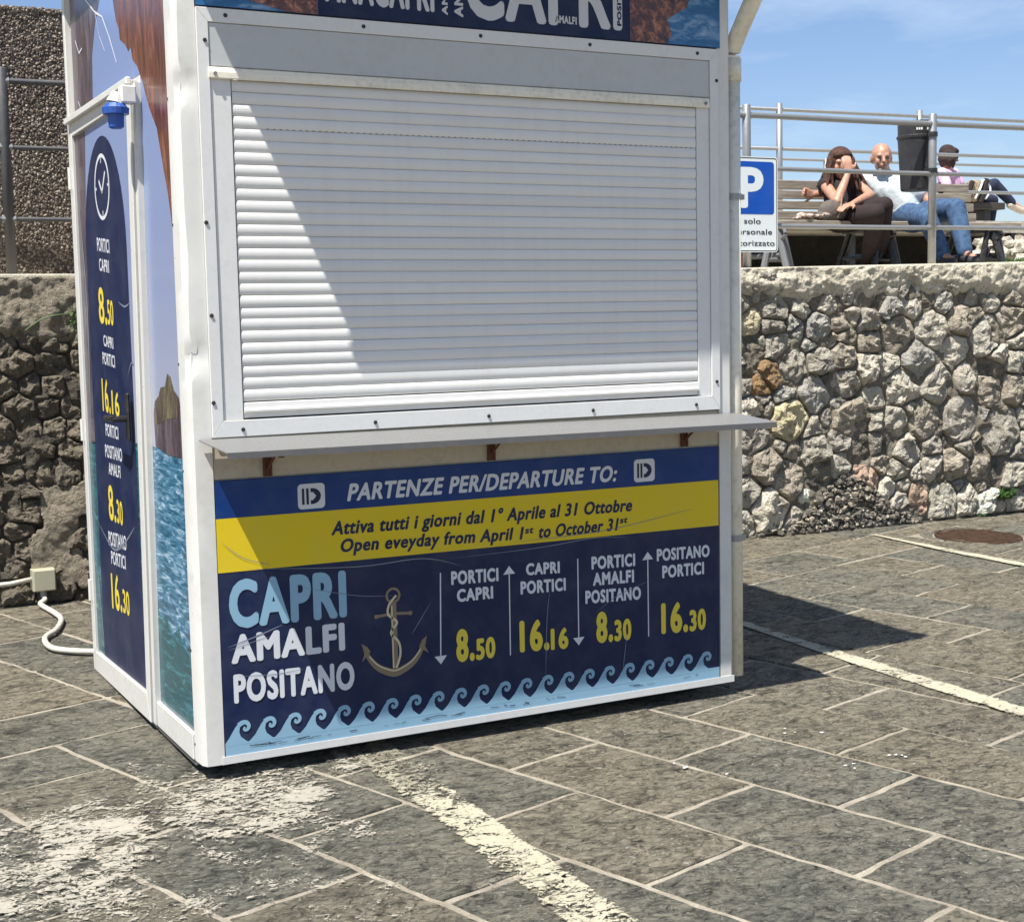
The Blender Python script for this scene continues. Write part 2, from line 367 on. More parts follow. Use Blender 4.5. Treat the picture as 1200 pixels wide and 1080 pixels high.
M['shelflip'] = dirty('shelf_lip_grey', (.07, .07, .07, 1), .5, amount=.3)
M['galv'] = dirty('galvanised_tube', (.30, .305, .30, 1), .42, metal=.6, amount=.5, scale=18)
M['rust'] = dirty('rusty_steel', (.10, .035, .018, 1), .85, amount=.6, scale=30, dirt=(.03, .012, .008, 1))
M['dark'] = dirty('dark_gap', (.015, .015, .015, 1), .8)
M['black'] = dirty('black_plastic', (.012, .012, .013, 1), .35)
M['bin'] = dirty('black_bin_plastic', (.018, .018, .02, 1), .45, amount=.3, dirt=(.08, .08, .08, 1))
M['blue_plug'] = dirty('blue_plastic', (.01, .07, .33, 1), .35)
M['screw'] = dirty('dark_screw', (.03, .03, .03, 1), .5, metal=.5)
M['pipe'] = dirty('ivory_plastic_pipe', (.72, .68, .56, 1), .4, amount=.5)
M['cable'] = dirty('white_cable', (.50, .48, .41, 1), .55, amount=.7, scale=20)
M['box'] = dirty('cream_junction_box', (.36, .35, .25, 1), .45, amount=.3, scale=20)
M['cast'] = dirty('grey_cast_iron', (.10, .105, .11, 1), .5, metal=.2, amount=.4)
M['terracotta'] = dirty('terracotta', (.34, .13, .06, 1), .8, amount=.4, scale=15)
def printed(name, col, rough=.42):
    n = N(name); a = n.noise(9, 4, .6)
    n.set(n.b, 'Specular IOR Level', .25); n.col(n.mix(n.ramp(a, [(.4, G(0)), (.8, G(.06))]), col, (.35, .36, .36, 1))); n.ro(rough)
    n.bump(n.noise(5, 3, .5), .35, .004); return n.m
M['p_blue'] = printed('print_blue', (.0015, .030, .150, 1))
M['p_navy'] = printed('print_navy', (.005, .013, .052, 1))
M['p_yellow'] = printed('print_yellow', (.64, .47, .010, 1))
M['p_pale'] = printed('print_pale_blue', (.22, .38, .50, 1))
M['p_white'] = printed('print_white', (.58, .60, .62, 1))
M['p_grey'] = printed('print_grey_white', (.50, .51, .53, 1))
M['p_ytext'] = printed('print_yellow_text', (.66, .52, .05, 1))
M['p_anchor'] = printed('print_anchor', (.20, .155, .095, 1))
M['p_anchor2'] = printed('print_anchor_light', (.55, .47, .32, 1))
M['p_sign'] = printed('sign_blue', (.004, .075, .40, 1))
M['p_signw'] = printed('sign_white', (.72, .76, .74, 1))
M['p_black'] = printed('sign_black', (.012, .012, .014, 1))
M['crease'] = printed('film_crease', (.16, .19, .24, 1), .25)
# printed photograph of sky, rock and sea
def photo_mat(name, stops, scale, extra=None):
    n = N(name); v = n.map(scale); a = n.noise(1, 8, .70, v, .7)
    n.col(n.ramp(a, stops)); n.ro(.25); n.bump(n.noise(5, 3, .5), .3, .003); return n.m
def sky_print():
    n = N('print_photo_sky'); s = n.n('ShaderNodeSeparateXYZ'); n.l(n.pos, s.inputs[0])
    f = n.math('DIVIDE', s.outputs[2], 2.7)
    n.col(n.ramp(f, [(.38, (.34, .36, .44, 1)), (.6, (.22, .27, .43, 1)), (1., (.17, .26, .48, 1))])); n.ro(.22); n.bump(n.noise(4, 3), .3, .004); return n.m
M['ph_sky'] = sky_print()
M['ph_sea'] = photo_mat('print_photo_sea', [(.3, (.004, .03, .07, 1)), (.46, (.02, .12, .20, 1)), (.55, (.10, .24, .36, 1)), (.66, (.50, .60, .68, 1))], (11, 9, 62))
M['ph_sea2'] = photo_mat('print_photo_deep_sea', [(.3, (.003, .05, .06, 1)), (.5, (.006, .075, .10, 1)), (.62, (.03, .17, .21, 1)), (.75, (.3, .45, .48, 1))], (9, 8, 44))
M['ph_rock'] = photo_mat('print_photo_red_rock', [(.3, (.03, .012, .008, 1)), (.5, (.13, .045, .026, 1)), (.7, (.30, .12, .07, 1))], (20, 20, 4))
M['ph_rock2'] = photo_mat('print_photo_dark_rock', [(.3, (.02, .014, .02, 1)), (.5, (.075, .055, .07, 1)), (.72, (.19, .16, .17, 1))], (26, 26, 5))
M['ph_rock3'] = photo_mat('print_photo_green_rock', [(.3, (.03, .02, .02, 1)), (.5, (.10, .08, .06, 1)), (.7, (.24, .22, .09, 1))], (30, 30, 7))
M['ph_sunset'] = photo_mat('print_photo_coast', [(.3, (.02, .012, .02, 1)), (.48, (.10, .04, .03, 1)), (.6, (.32, .12, .06, 1)), (.75, (.45, .38, .36, 1))], (30, 30, 30))
M['ph_bluesea'] = photo_mat('print_photo_blue_water', [(.3, (.006, .05, .14, 1)), (.5, (.02, .12, .28, 1)), (.7, (.30, .42, .55, 1))], (6, 6, 20))
# --- paving stone: dark volcanic slab, cleft surface, pale scuffs, relief highlights and pit shade painted in
def paving_mat(name, mortar=False):
    n = N(name); rnd = n.rand()
    vs = n.map((1.0, 1.55, 1), (0, 0, R(-12)))
    big = n.noise(2.6, 3, .6); mid = n.noise(7.5, 7, .68, vs, 1.0); fine = n.noise(26, 7, .78, vs, 1.2); tiny = n.noise(170, 3, .65)
    if mortar:
        c = n.mix(n.ramp(n.noise(9, 5, .7), [(.35, G(0)), (.65, G(1))]), (.20, .172, .13, 1), (.36, .325, .255, 1))
        c = n.mix(n.ramp(tiny, [(.4, G(.0)), (.7, G(.5))]), c, (.10, .085, .065, 1))
        n.col(c); n.ro(.95); n.bump(tiny, .8, .005); return n.m
    tone = n.ramp(rnd, [(.0, (.165, .143, .104, 1)), (.22, (.130, .126, .102, 1)), (.42, (.180, .156, .116, 1)), (.6, (.118, .115, .095, 1)), (.8, (.155, .136, .103, 1)), (1., (.128, .120, .098, 1))], 'CONSTANT')
    tone = n.mix(n.ramp(big, [(.38, G(0)), (.62, G(.6))]), tone, (.165, .150, .116, 1))
    d1 = n.ramp(mid, [(.30, G(.30)), (.42, G(.62)), (.50, G(.95)), (.66, G(1.0))])
    d2 = n.ramp(fine, [(.36, G(.10)), (.45, G(.50)), (.53, G(.84)), (.62, G(1.0))])  # pits shaded dark and flake tops kept bright in the colour itself
    c = n.mix(1., n.mix(1., tone, d1, 'MULTIPLY'), d2, 'MULTIPLY')
    c = n.mix(1., c, (2.80, 2.80, 2.66, 1), 'MULTIPLY')
    c = n.mix(n.ramp(mid, [(.55, G(0)), (.68, G(.6))]), c, (.30, .26, .19, 1))
    c = n.mix(n.ramp(fine, [(.58, G(0)), (.70, G(.6))]), c, (.38, .34, .27, 1))
    sp = n.noise(48, 2, .5, n.map((1, 1.6, 1), (0, 0, R(20))))
    gate = n.ramp(n.noise(2.1, 2, .5), [(.47, G(0)), (.60, G(1))])
    spm = n.math('MULTIPLY', n.ramp(sp, [(.665, G(0)), (.69, G(1))]), gate)
    c = n.mix(spm, c, (.58, .55, .47, 1))
    n.set(n.b, 'Specular IOR Level', .3); n.col(c); n.ro(n.ramp(fine, [(.3, G(.55)), (.7, G(.9))]))
    step = n.math('SNAP', n.math('ADD', mid, n.math('MULTIPLY', fine, .25)), .045)          # cleft layers
    h = n.math('ADD', n.math('MULTIPLY', mid, .6), n.math('MULTIPLY', fine, .48)); h = n.math('ADD', h, n.math('MULTIPLY', tiny, .07)); h = n.math('ADD', h, n.math('MULTIPLY', step, .35))
    n.bump(h, 1.0, .095); return n.m
M['paving'] = paving_mat('volcanic_paving_stone'); M['mortar'] = paving_mat('pale_joint_mortar', True)
def paint_mat(name, col, old):
    """worn road paint: what is left of it is decided by noise against a 'wear' attribute"""
    n = N(name); at = n.n('ShaderNodeAttribute', attribute_name='cover').outputs['Fac']
    vs = n.map((1.0, 1.55, 1), (0, 0, R(-12)))
    mid = n.noise(7.5, 7, .68, n.map((1.0, 1.55, 1), (0, 0, R(-12))), 1.0); fine = n.noise(24, 6, .74, vs, 1.8); tiny = n.noise(150, 2, .6)
    h = n.math('ADD', n.math('MULTIPLY', fine, .62), n.math('MULTIPLY', mid, .32)); h = n.math('ADD', h, n.math('MULTIPLY', tiny, .10))
    th = n.math('MULTIPLY_ADD', at, -.215 if old else -.27, .722 if old else .73)
    mask = n.ramp(n.math('SUBTRACT', h, th), [(.0, G(0)), (.012, G(1))])
    c = n.mix(n.ramp(tiny, [(.4, G(0)), (.7, G(.6))]), col, (.34, .31, .25, 1))
    c = n.mix(n.ramp(n.noise(16, 3), [(.45, G(0)), (.7, G(.5))]), c, (.42, .37, .29, 1))
    n.col(c); n.ro(.8); n.bump(h, .8, .012)
    tr = n.n('ShaderNodeBsdfTransparent'); ms = n.n('ShaderNodeMixShader')
    n.l(mask, ms.inputs[0]); n.l(tr.outputs[0], ms.inputs[1]); n.l(n.b.outputs[0], ms.inputs[2]); n.l(ms.outputs[0], n.out.inputs[0])
    return n.m
M['paint_old'] = paint_mat('worn_white_paint', (.31, .29, .235, 1), True)
M['paint_line'] = paint_mat('worn_line_paint', (.385, .36, .25, 1), False)
# --- rubble stones
BR = 1.65
def stone_mat(name, a, b, dark=(.03, .027, .022, 1), lichen=.3, strength=.9, scale=1.0):
    W3 = (1.0, .985, .93); a = tuple(min(.85, x*BR*w) for x, w in zip(a[:3], W3))+(1,); b = tuple(min(.85, x*BR*w) for x, w in zip(b[:3], W3))+(1,)
    n = N(name); rnd = n.rand()
    big = n.noise(14*scale, 5, .65, None, .6); fine = n.noise(70*scale, 6, .72); cr = n.vor(38*scale, 'DISTANCE_TO_EDGE', n.mix(.12, n.pos, n.n('ShaderNodeTexNoise').outputs[1]))
    c = n.mix(rnd, a, b)
    c = n.mix(n.ramp(big, [(.32, G(.6)), (.48, G(0))]), c, dark)
    c = n.mix(n.ramp(fine, [(.30, G(.92)), (.46, G(0))]), c, dark)
    c = n.mix(n.ramp(fine, [(.55, G(0)), (.75, G(.55))]), c, (min(a[0]*1.7, .8), min(a[1]*1.7, .8), min(a[2]*1.7, .75), 1))
    c = n.mix(n.ramp(n.noise(5, 3), [(.55, G(0)), (.75, G(lichen))]), c, (.20, .17, .09, 1))
    n.col(c); n.ro(.92)
    h = n.math('ADD', n.math('MULTIPLY', big, 1.0), n.math('MULTIPLY', fine, .5))
    n.bump(h, strength, .075); return n.m
SM = {'n': stone_mat('limestone_grey', (.37, .34, .285, 1), (.23, .215, .185, 1)),
      'l': stone_mat('limestone_pale', (.46, .425, .355, 1), (.33, .31, .265, 1)),
      'd': stone_mat('limestone_dark', (.10, .092, .08, 1), (.07, .068, .065, 1)),
      'g': stone_mat('limestone_blue_grey', (.26, .255, .235, 1), (.30, .29, .26, 1)),
      'p': stone_mat('limestone_brown', (.30, .265, .215, 1), (.26, .23, .185, 1)),
      'y': stone_mat('tufa_yellow', (.46, .40, .25, 1), (.42, .38, .27, 1), lichen=.1),
      'r': stone_mat('stone_rusty', (.24, .15, .07, 1), (.20, .13, .07, 1)),
      'k': stone_mat('stone_pinkish', (.38, .27, .21, 1), (.33, .25, .20, 1)),
      'w': stone_mat('stone_white', (.56, .53, .46, 1), (.56, .53, .46, 1), lichen=.05)}
M['lava'] = stone_mat('volcanic_rubble', (.135, .115, .085, 1), (.098, .085, .066, 1), (.022, .018, .015, 1), .15, .8, 1.4)
M['plaster'] = stone_mat('crumbling_plaster', (.36, .33, .265, 1), (.35, .32, .26, 1), (.13, .115, .09, 1), .4, .7, .8)
M['plaster3'] = stone_mat('dirty_brown_render', (.105, .09, .068, 1), (.105, .09, .068, 1), (.03, .026, .02, 1), .2, .8, 1.2)
M['lavamortar'] = stone_mat('dark_joint_mortar', (.060, .052, .040, 1), (.06, .052, .04, 1), (.02, .018, .015, 1), .1, .8)
M['shadebase'] = stone_mat('shade_darkened_base', (.018, .016, .014, 1), (.018, .016, .014, 1), (.006, .006, .005, 1), .1, .8)  # near-black colour stands for the shade under platform and bench
M['plaster2'] = stone_mat('grey_brown_render', (.175, .152, .118, 1), (.175, .152, .118, 1), (.045, .038, .03, 1), .3, .8, 1.0)
M['wallmortar'] = stone_mat('wall_joint_mortar', (.135, .12, .094, 1), (.135, .12, .094, 1), (.02, .018, .015, 1), .2, .8)
M['captop'] = stone_mat('wall_top_cement', (.36, .34, .28, 1), (.35, .33, .27, 1), (.3, .27, .2, 1), .1, .3)
def pebble_mat():
    n = N('pebbledash_render'); v = n.vor(75, 'F1'); vc = n.n('ShaderNodeTexVoronoi'); n.l(n.pos, vc.inputs['Vector']); vc.inputs['Scale'].default_value = 75
    s = n.n('ShaderNodeSeparateColor'); n.l(vc.outputs[1], s.inputs[0])
    c = n.ramp(s.outputs[0], [(.0, (.12, .097, .076, 1)), (.35, (.21, .17, .13, 1)), (.7, (.32, .265, .205, 1)), (.92, (.50, .43, .35, 1))])
    c = n.mix(n.ramp(v, [(.40, G(0)), (.68, G(.8))]), c, (.035, .029, .022, 1))
    c = n.mix(n.ramp(n.noise(3, 4), [(.4, G(0)), (.7, G(.45))]), c, (.10, .06, .045, 1))
    n.col(c); n.ro(.9); n.bump(n.math('SUBTRACT', 1., v), 1., .016); return n.m
M['pebble'] = pebble_mat()
M['terrace'] = stone_mat('terrace_concrete', (.30, .28, .24, 1), (.3, .28, .24, 1), (.14, .12, .1, 1), .2, .3)
M['wood'] = None
def wood_mat(name, a, b):
    n = N(name); v = n.map((3, 60, 60)); f = n.noise(1, 5, .6, v); n.col(n.ramp(f, [(.3, a), (.7, b)])); n.ro(.75); n.bump(f, .5, .003); return n.m
M['wood'] = wood_mat('weathered_bench_wood', (.13, .105, .08, 1), (.34, .30, .24, 1))
M['wood2'] = wood_mat('dark_bench_wood', (.02, .017, .014, 1), (.06, .05, .04, 1))
def manhole_mat():
    n = N('rusty_cast_iron_cover'); a = n.noise(30, 5, .7); c = n.ramp(a, [(.3, (.018, .010, .006, 1)), (.55, (.045, .026, .016, 1)), (.75, (.10, .065, .045, 1))])
    n.set(n.b, 'Specular IOR Level', .15); n.col(c); n.ro(.85); n.bump(a, .8, .01); return n.m
M['manhole'] = manhole_mat()
def leaf_mat(name, a, b):
    n = N(name); n.col(n.mix(n.rand(), n.ramp(n.noise(30, 3), [(.3, a), (.7, b)]), b)); n.ro(.6); return n.m
M['leaf'] = leaf_mat('weed_green', (.02, .055, .01, 1), (.06, .12, .02, 1))
def cloth(name, a, b=None, sc=40):
    n = N(name); b = b or tuple(min(1, x*1.3) for x in a[:3])+(1,)
    n.col(n.ramp(n.noise(sc, 4), [(.35, a), (.65, b)])); n.ro(.9); n.bump(n.noise(22, 3, .6), .5, .012); return n.m
M['skin'] = cloth('skin', (.36, .18, .115, 1), (.42, .23, .155, 1)); M['skin'].node_tree.nodes['Principled BSDF'].inputs['Roughness'].default_value = .5
M['skin2'] = cloth('skin_tanned', (.40, .19, .12, 1), (.46, .23, .15, 1))
M['shirt'] = cloth('white_cotton', (.50, .55, .56, 1), (.53, .58, .59, 1)); M['jeans'] = cloth('blue_denim', (.018, .045, .10, 1), (.045, .095, .18, 1), 25)
M['blackcloth'] = cloth('black_cotton', (.012, .009, .009, 1)); M['brownpants'] = cloth('dark_brown_trousers', (.012, .006, .006, 1), (.020, .010, .009, 1))
M['pinkshirt'] = cloth('pink_cotton', (.62, .36, .52, 1), (.7, .44, .6, 1)); M['navypants'] = cloth('navy_trousers', (.010, .014, .035, 1))
M['hair'] = cloth('brown_hair', (.025, .011, .007, 1), (.075, .030, .016, 1), 60); M['hairdark'] = cloth('dark_hair', (.012, .007, .006, 1), (.035, .018, .014, 1), 60)
M['shoe'] = cloth('beige_shoe', (.42, .36, .29, 1)); M['shoed'] = cloth('dark_shoe', (.03, .028, .03, 1)); M['bagtan'] = cloth('tan_bag', (.06, .04, .028, 1), (.36, .27, .17, 1), 14)
M['baggrey'] = cloth('taupe_bag', (.085, .07, .06, 1)); M['scarf'] = cloth('patterned_scarf', (.05, .03, .025, 1), (.55, .44, .36, 1), 55)
M['sock'] = cloth('white_sock', (.6, .6, .6, 1)); M['lip'] = cloth('lips', (.30, .09, .07, 1)); M['graybeard'] = cloth('grey_stubble', (.30, .25, .22, 1))

def link(o, parent=None):
    COL.objects.link(o)
    if parent is not None: o.parent = parent
    return o
def tag(o, label=None, cat=None, group=None, kind=None):
    if label: o['label'] = label
    if cat: o['category'] = cat
    if group: o['group'] = group
    if kind: o['kind'] = kind
    return o
def empty(name, loc=(0, 0, 0), label=None, cat=None, group=None, kind=None):
    o = bpy.data.objects.new(name, None); o.location = loc; o.empty_display_size = .1; link(o); return tag(o, label, cat, group, kind)
def mesh_obj(name, bm, mat, parent=None, smooth=False, origin=None):
    """bm in WORLD coordinates; the parent (at parent.location, unrotated) is subtracted"""
    me = bpy.data.meshes.new(name); off = Vector((0, 0, 0))
    if parent is not None:
        q = parent
        while q is not None: off += q.location; q = q.parent
    loc = Vector((0, 0, 0))
    if origin is not None: loc = Vector(origin) - off
    elif bm.verts:
        c = Vector((0, 0, 0))
        for v in bm.verts: c += v.co
        loc = c/len(bm.verts) - off
    sh = -(off+loc)
    for v in bm.verts: v.co += sh
    bmesh.ops.recalc_face_normals(bm, faces=bm.faces[:])
    bm.to_mesh(me); bm.free()
    for mm in (mat if isinstance(mat, (list, tuple)) else [mat]): me.materials.append(mm)
    if smooth:
        for p in me.polygons: p.use_smooth = True
    o = bpy.data.objects.new(name, me); o.location = loc; link(o, parent); return o
def box(bm, x0, x1, y0, y1, z0, z1, bev=0.):
    r = bmesh.ops.create_cube(bm, size=1.); vs = r['verts']
    for v in vs: v.co = Vector(((x0+x1)/2+v.co.x*(x1-x0), (y0+y1)/2+v.co.y*(y1-y0), (z0+z1)/2+v.co.z*(z1-z0)))
    if bev > 0:
        es = list({e for v in vs for e in v.link_edges})
        bmesh.ops.bevel(bm, geom=es, offset=bev, segments=1, affect='EDGES')
    return vs
def prism(bm, pts, axis, a, b):
    """pts: closed outline of 2-tuples in the plane normal to axis ('x','y','z'), from a to b"""
    def P(p, t):
        if axis == 'x': return (t, p[0], p[1])
        if axis == 'y': return (p[0], t, p[1])
        return (p[0], p[1], t)
    v0 = [bm.verts.new(P(p, a)) for p in pts]; v1 = [bm.verts.new(P(p, b)) for p in pts]
    n = len(pts); bm.faces.new(v0); bm.faces.new(v1[::-1])
    for i in range(n): bm.faces.new((v0[i], v1[i], v1[(i+1) % n], v0[(i+1) % n]))
    return v0+v1
def tube(bm, pts, rad, seg=12, cap=True):
    pts = [Vector(p) for p in pts]; rings = []
    ref = Vector((0, 0, 1))
    for i, p in enumerate(pts):
        t = (pts[min(i+1, len(pts)-1)] - pts[max(i-1, 0)]).normalized()
        a = t.cross(ref)
        if a.length < .05: a = t.cross(Vector((0, 1, 0)))
        a.normalize(); b = t.cross(a).normalized()
        rr = rad[i] if isinstance(rad, (list, tuple)) else rad
        rings.append([bm.verts.new(p + (a*math.cos(2*math.pi*k/seg)+b*math.sin(2*math.pi*k/seg))*rr) for k in range(seg)])
    for i in range(len(rings)-1):
        for k in range(seg): bm.faces.new((rings[i][k], rings[i][(k+1) % seg], rings[i+1][(k+1) % seg], rings[i+1][k]))
    if cap: bm.faces.new(rings[0][::-1]); bm.faces.new(rings[-1])
def part(name, mat, parent, fn, smooth=False, origin=None):
    bm = bmesh.new(); fn(bm); return mesh_obj(name, bm, mat, parent, smooth, origin)
def spline(pts, n=8):
    pts = [Vector(p) for p in pts]; out = []
    for i in range(len(pts)-1):
        p0 = pts[max(i-1, 0)]; p1 = pts[i]; p2 = pts[i+1]; p3 = pts[min(i+2, len(pts)-1)]
        for k in range(n):
            t = k/n; out.append(.5*((2*p1)+(-p0+p2)*t+(2*p0-5*p1+4*p2-p3)*t*t+(-p0+3*p1-3*p2+p3)*t**3))
    out.append(pts[-1]); return out
FONT_CACHE = {}
def text_mesh(s, off, shear):
    k = (s, off, shear)
    if k in FONT_CACHE: return FONT_CACHE[k]
    c = bpy.data.curves.new('t', 'FONT'); c.body = s; c.size = 1.; c.offset = 0.; c.shear = 0.; c.resolution_u = 4; c.space_character = 1.0+off*1.9
    o = bpy.data.objects.new('t', c); COL.objects.link(o)
    me = bpy.data.meshes.new_from_object(o.evaluated_get(bpy.context.evaluated_depsgraph_get()))
    vs = [v.co.copy() for v in me.vertices]; fs = [tuple(p.vertices) for p in me.polygons]
    bpy.data.objects.remove(o); bpy.data.curves.remove(c); bpy.data.meshes.remove(me)
    par = list(range(len(vs)))
    def find(i):
        while par[i] != i: par[i] = par[par[i]]; i = par[i]
        return i
    for f in fs:
        for q in f[1:]: par[find(q)] = find(f[0])
    order = {}
    for i in sorted(range(len(vs)), key=lambda i: vs[i].x): order.setdefault(find(i), len(order))
    for i in range(len(vs)): vs[i].z = (order[find(i)] % 2)*.00007      # neighbouring glyphs never share a plane
    if off > 0:                                                         # weight: shifted copies, each a hair behind the next
        nv, nf = [], []
        for q in range(8):
            base = len(nv); dx, dy = off*.80*math.cos(q*math.pi/4), off*.62*math.sin(q*math.pi/4)
            nv += [Vector((v.x+dx, v.y+dy, v.z*4+q*.00003)) for v in vs]; nf += [tuple(i+base for i in f) for f in fs]
        vs, fs = nv, nf
    x0 = min(v.x for v in vs); x1 = max(v.x for v in vs)
    FONT_CACHE[k] = (vs, fs, x0, x1); return FONT_CACHE[k]
CAPH = None
def cap_height(off):
    vs, fs, a, b = text_mesh('H', off, 0); return max(v.y for v in vs), min(v.y for v in vs)
def lettering(name, s, p0, p1, h, mat, parent, style='b', plane='front', depth=0., off=None):
    """flat print: text running from p0 to p1 (plane coordinates), cap height h"""
    off = (.066 if style == 'b' else .050) if off is None else off
    vs, fs, a, b = text_mesh(s, off, 0); ct, cb = cap_height(off)
    w = math.hypot(p1[0]-p0[0], p1[1]-p0[1]); sh = .21 if style == 'i' else 0.
    sx = (w - sh*h*.8)/(b-a); sy = h/(ct-cb); dx = (p1[0]-p0[0])/w; dy = (p1[1]-p0[1])/w
    bm = bmesh.new(); nv = []
    for v in vs:
        yy = (v.y-cb)*sy; xx = (v.x-a)*sx + sh*yy
        if plane == 'vert': pu, pz = p0[0]-yy, p0[1]+xx
        else: pu, pz = p0[0]+xx*dx, p0[1]+xx*dy+yy
        nv.append(bm.verts.new((pu, depth-v.z, pz) if plane in ('front', 'vert') else (depth-v.z, pu, pz)))
    for f in fs:
        try: bm.faces.new([nv[i] for i in f])
        except ValueError: pass
    return mesh_obj(name, bm, mat, parent)

# ------------------------------------------------------------------ ground
G0, G1 = -.10, .0328
def gz(y): return G0 + G1*y
WK, WY = -.058, 3.06
def wy(x, off=0.): return WY + WK*x + off
bm = bmesh.new()
xs = [-400, -12, -3, 0, 3, 7, 14, 400]; ys = [-400, -9, -4, -2, 0, 2, 3.2, 400]
gv = [[bm.verts.new((x, y, gz(max(-9, min(3.2, y)))-.006)) for x in xs] for y in ys]
for j in range(len(ys)-1):
    for i in range(len(xs)-1): bm.faces.new((gv[j][i], gv[j][i+1], gv[j+1][i+1], gv[j+1][i]))
tag(mesh_obj('ground', bm, M['mortar'], origin=(0, 0, 0)), 'pale mortar bed showing in the joints of the paved square', None, None, 'structure')
a1, a2 = R(-70.5), R(14.2)
EA = Vector((math.cos(a1), math.sin(a1))); EB = Vector((math.cos(a2), math.sin(a2)))
def AB(a, b): return EA*a + EB*b
pav = empty('pavement', (0, 0, 0), 'square paved with staggered dark volcanic slabs and pale joints', None, None, 'structure')
pav_far = bmesh.new(); far_n = 0
campos = Vector(cd['C'])
def in_view(p, mrg):
    q = Vector((p[0], p[1], gz(p[1]))) - campos; z = q.dot(d_)
    if z < .3: return False
    x = 600+cd['f']*q.dot(r_)/z; y = 540-cd['f']*q.dot(u_)/z
    return -mrg < x < 1200+mrg and y < 1080+mrg
def clip_poly(poly, f):
    out = []
    for i in range(len(poly)):
        p, q = poly[i], poly[(i+1) % len(poly)]; fp, fq = f(p), f(q)
        if fp <= 0: out.append(p)
        if fp*fq < 0: out.append(p.lerp(q, fp/(fp-fq)))
    return out
def slab(poly, seed):
    """one paving stone: polygon (world xy), shrunk by half a joint"""
    poly = clip_poly(poly, lambda p: p.y-(wy(p.x)+.02))
    if len(poly) < 3: return
    area = .5*sum(poly[i].x*poly[(i+1) % len(poly)].y-poly[(i+1) % len(poly)].x*poly[i].y for i in range(len(poly)))
    if abs(area) < .004: return
    if area < 0: poly = poly[::-1]
    c = sum(poly, Vector((0, 0)))/len(poly)
    vis = any(in_view(p, 130) for p in poly+[c])
    if not vis and not any(in_view(p, 900) for p in poly+[c]): return
    rr = random.Random(seed); J = .0112
    n = len(poly); ins = []
    for i in range(n):                                     # inset edges by J
        p0, p1, p2 = poly[i-1], poly[i], poly[(i+1) % n]
        e1 = (p1-p0).normalized(); e2 = (p2-p1).normalized(); n1 = Vector((-e1.y, e1.x)); n2 = Vector((-e2.y, e2.x))
        k = 1+n1.dot(n2)
        ins.append(p1 + (n1+n2)*(J/k if k > .3 else J))
    # outline with slightly wavy edges
    ol = []
    for i in range(n):
        p, q = ins[i], ins[(i+1) % n]; L = (q-p).length; kk = max(1, min(16, int(L/.04)))
        for t in range(kk):
            w = p.lerp(q, t/kk); nn = Vector((noise.noise((w.x*11, w.y*11, seed*.0)), noise.noise((w.x*11+9, w.y*11, 3.)) ))
            ol.append(w + nn*.009+Vector((rr.uniform(-1, 1), rr.uniform(-1, 1)))*.0022)
    tilt = Vector((rr.uniform(-.003, .003), rr.uniform(-.003, .003))); dz = rr.uniform(-.003, .0022)
    def Z(w, e): return gz(w.y) + dz + (w-c).dot(tilt) + noise.noise((w.x*4, w.y*4, 1.))*.0012 - e
    bm = bmesh.new() if vis else pav_far
    top = [bm.verts.new((w.x, w.y, Z(w, .003))) for w in ol]
    cc = [c.lerp(w, 1-.006/max((w-c).length, .02)) for w in ol]
    inn = [bm.verts.new((w.x, w.y, Z(w, .0))) for w in cc]
    bot = [bm.verts.new((w.x, w.y, gz(w.y)-.03)) for w in ol]
    mm = len(ol)
    for i in range(mm):
        j = (i+1) % mm
        bm.faces.new((bot[i], bot[j], top[j], top[i])); bm.faces.new((top[i], top[j], inn[j], inn[i]))
    bm.faces.new(inn)
    if vis: mesh_obj('paving_stone', bm, M['paving'], pav, False, (c.x, c.y, gz(c.y)))
def quad(a0, a1_, b0, b1): return [AB(a0, b0), AB(a1_, b0), AB(a1_, b1), AB(a0, b1)]
ROWS = [(-3.23, -2.78, .1), (-2.78, -2.33, -.2), (-2.33, -1.88, .05), (-1.88, -1.43, .31), (-1.43, -.98, .29), (-.98, -.53, -.02), (-.53, -.077, -.36), (-.077, .375, -.045), (.375, .82, .905), (.82, 1.257, .592), (1.257, 1.70, .905),
        (1.70, 2.138, .60), (2.138, 2.58, .905), (2.58, 3.01, .593), (3.01, 3.40, .52), (3.40, 3.79, .015), (3.79, 4.22, -.32), (4.22, 4.65, .023), (4.65, 5.08, -.318), (5.08, 5.5, .003),
        (5.5, 5.88, -.28), (5.88, 6.30, -.42), (6.30, 6.72, -.62), (6.72, 7.15, -.30), (7.15, 7.58, -.55), (7.58, 8.0, -.2), (8.0, 8.45, -.5), (8.45, 8.9, -.2)]
MANH = AB(-.66, 6.07)
MANR = .245
sd = 0
for (b0, b1, ph) in ROWS:
    if b0 < .3: amin = -.715
    elif b0 < 3.7: amin = -3.6
    else: amin = -.735
    k0 = math.floor((amin-ph)/.655)-1
    js = [ph+.655*k for k in range(k0, k0+14)]
    if b0 == .375: js = [-3.5, -2.86, -2.29, -1.725, -1.148, -.72, -.36, .25, .905, 1.555, 2.2, 2.86, 3.5]
    js = [j for j in js if j > amin+.12 and j < 4.2]; js = [amin]+js+[4.3]
    for j0, j1 in zip(js[:-1], js[1:]):
        sd += 1
        if b0 == 5.88 and j0 < -.5 < j1+.2: continue                 # the manhole and its surround
        slab(quad(j0, j1, b0, b1), sd)
# surround of the cover: slabs cut round it
def ringslab(poly, s):
    slab([Vector(p) for p in poly], s)
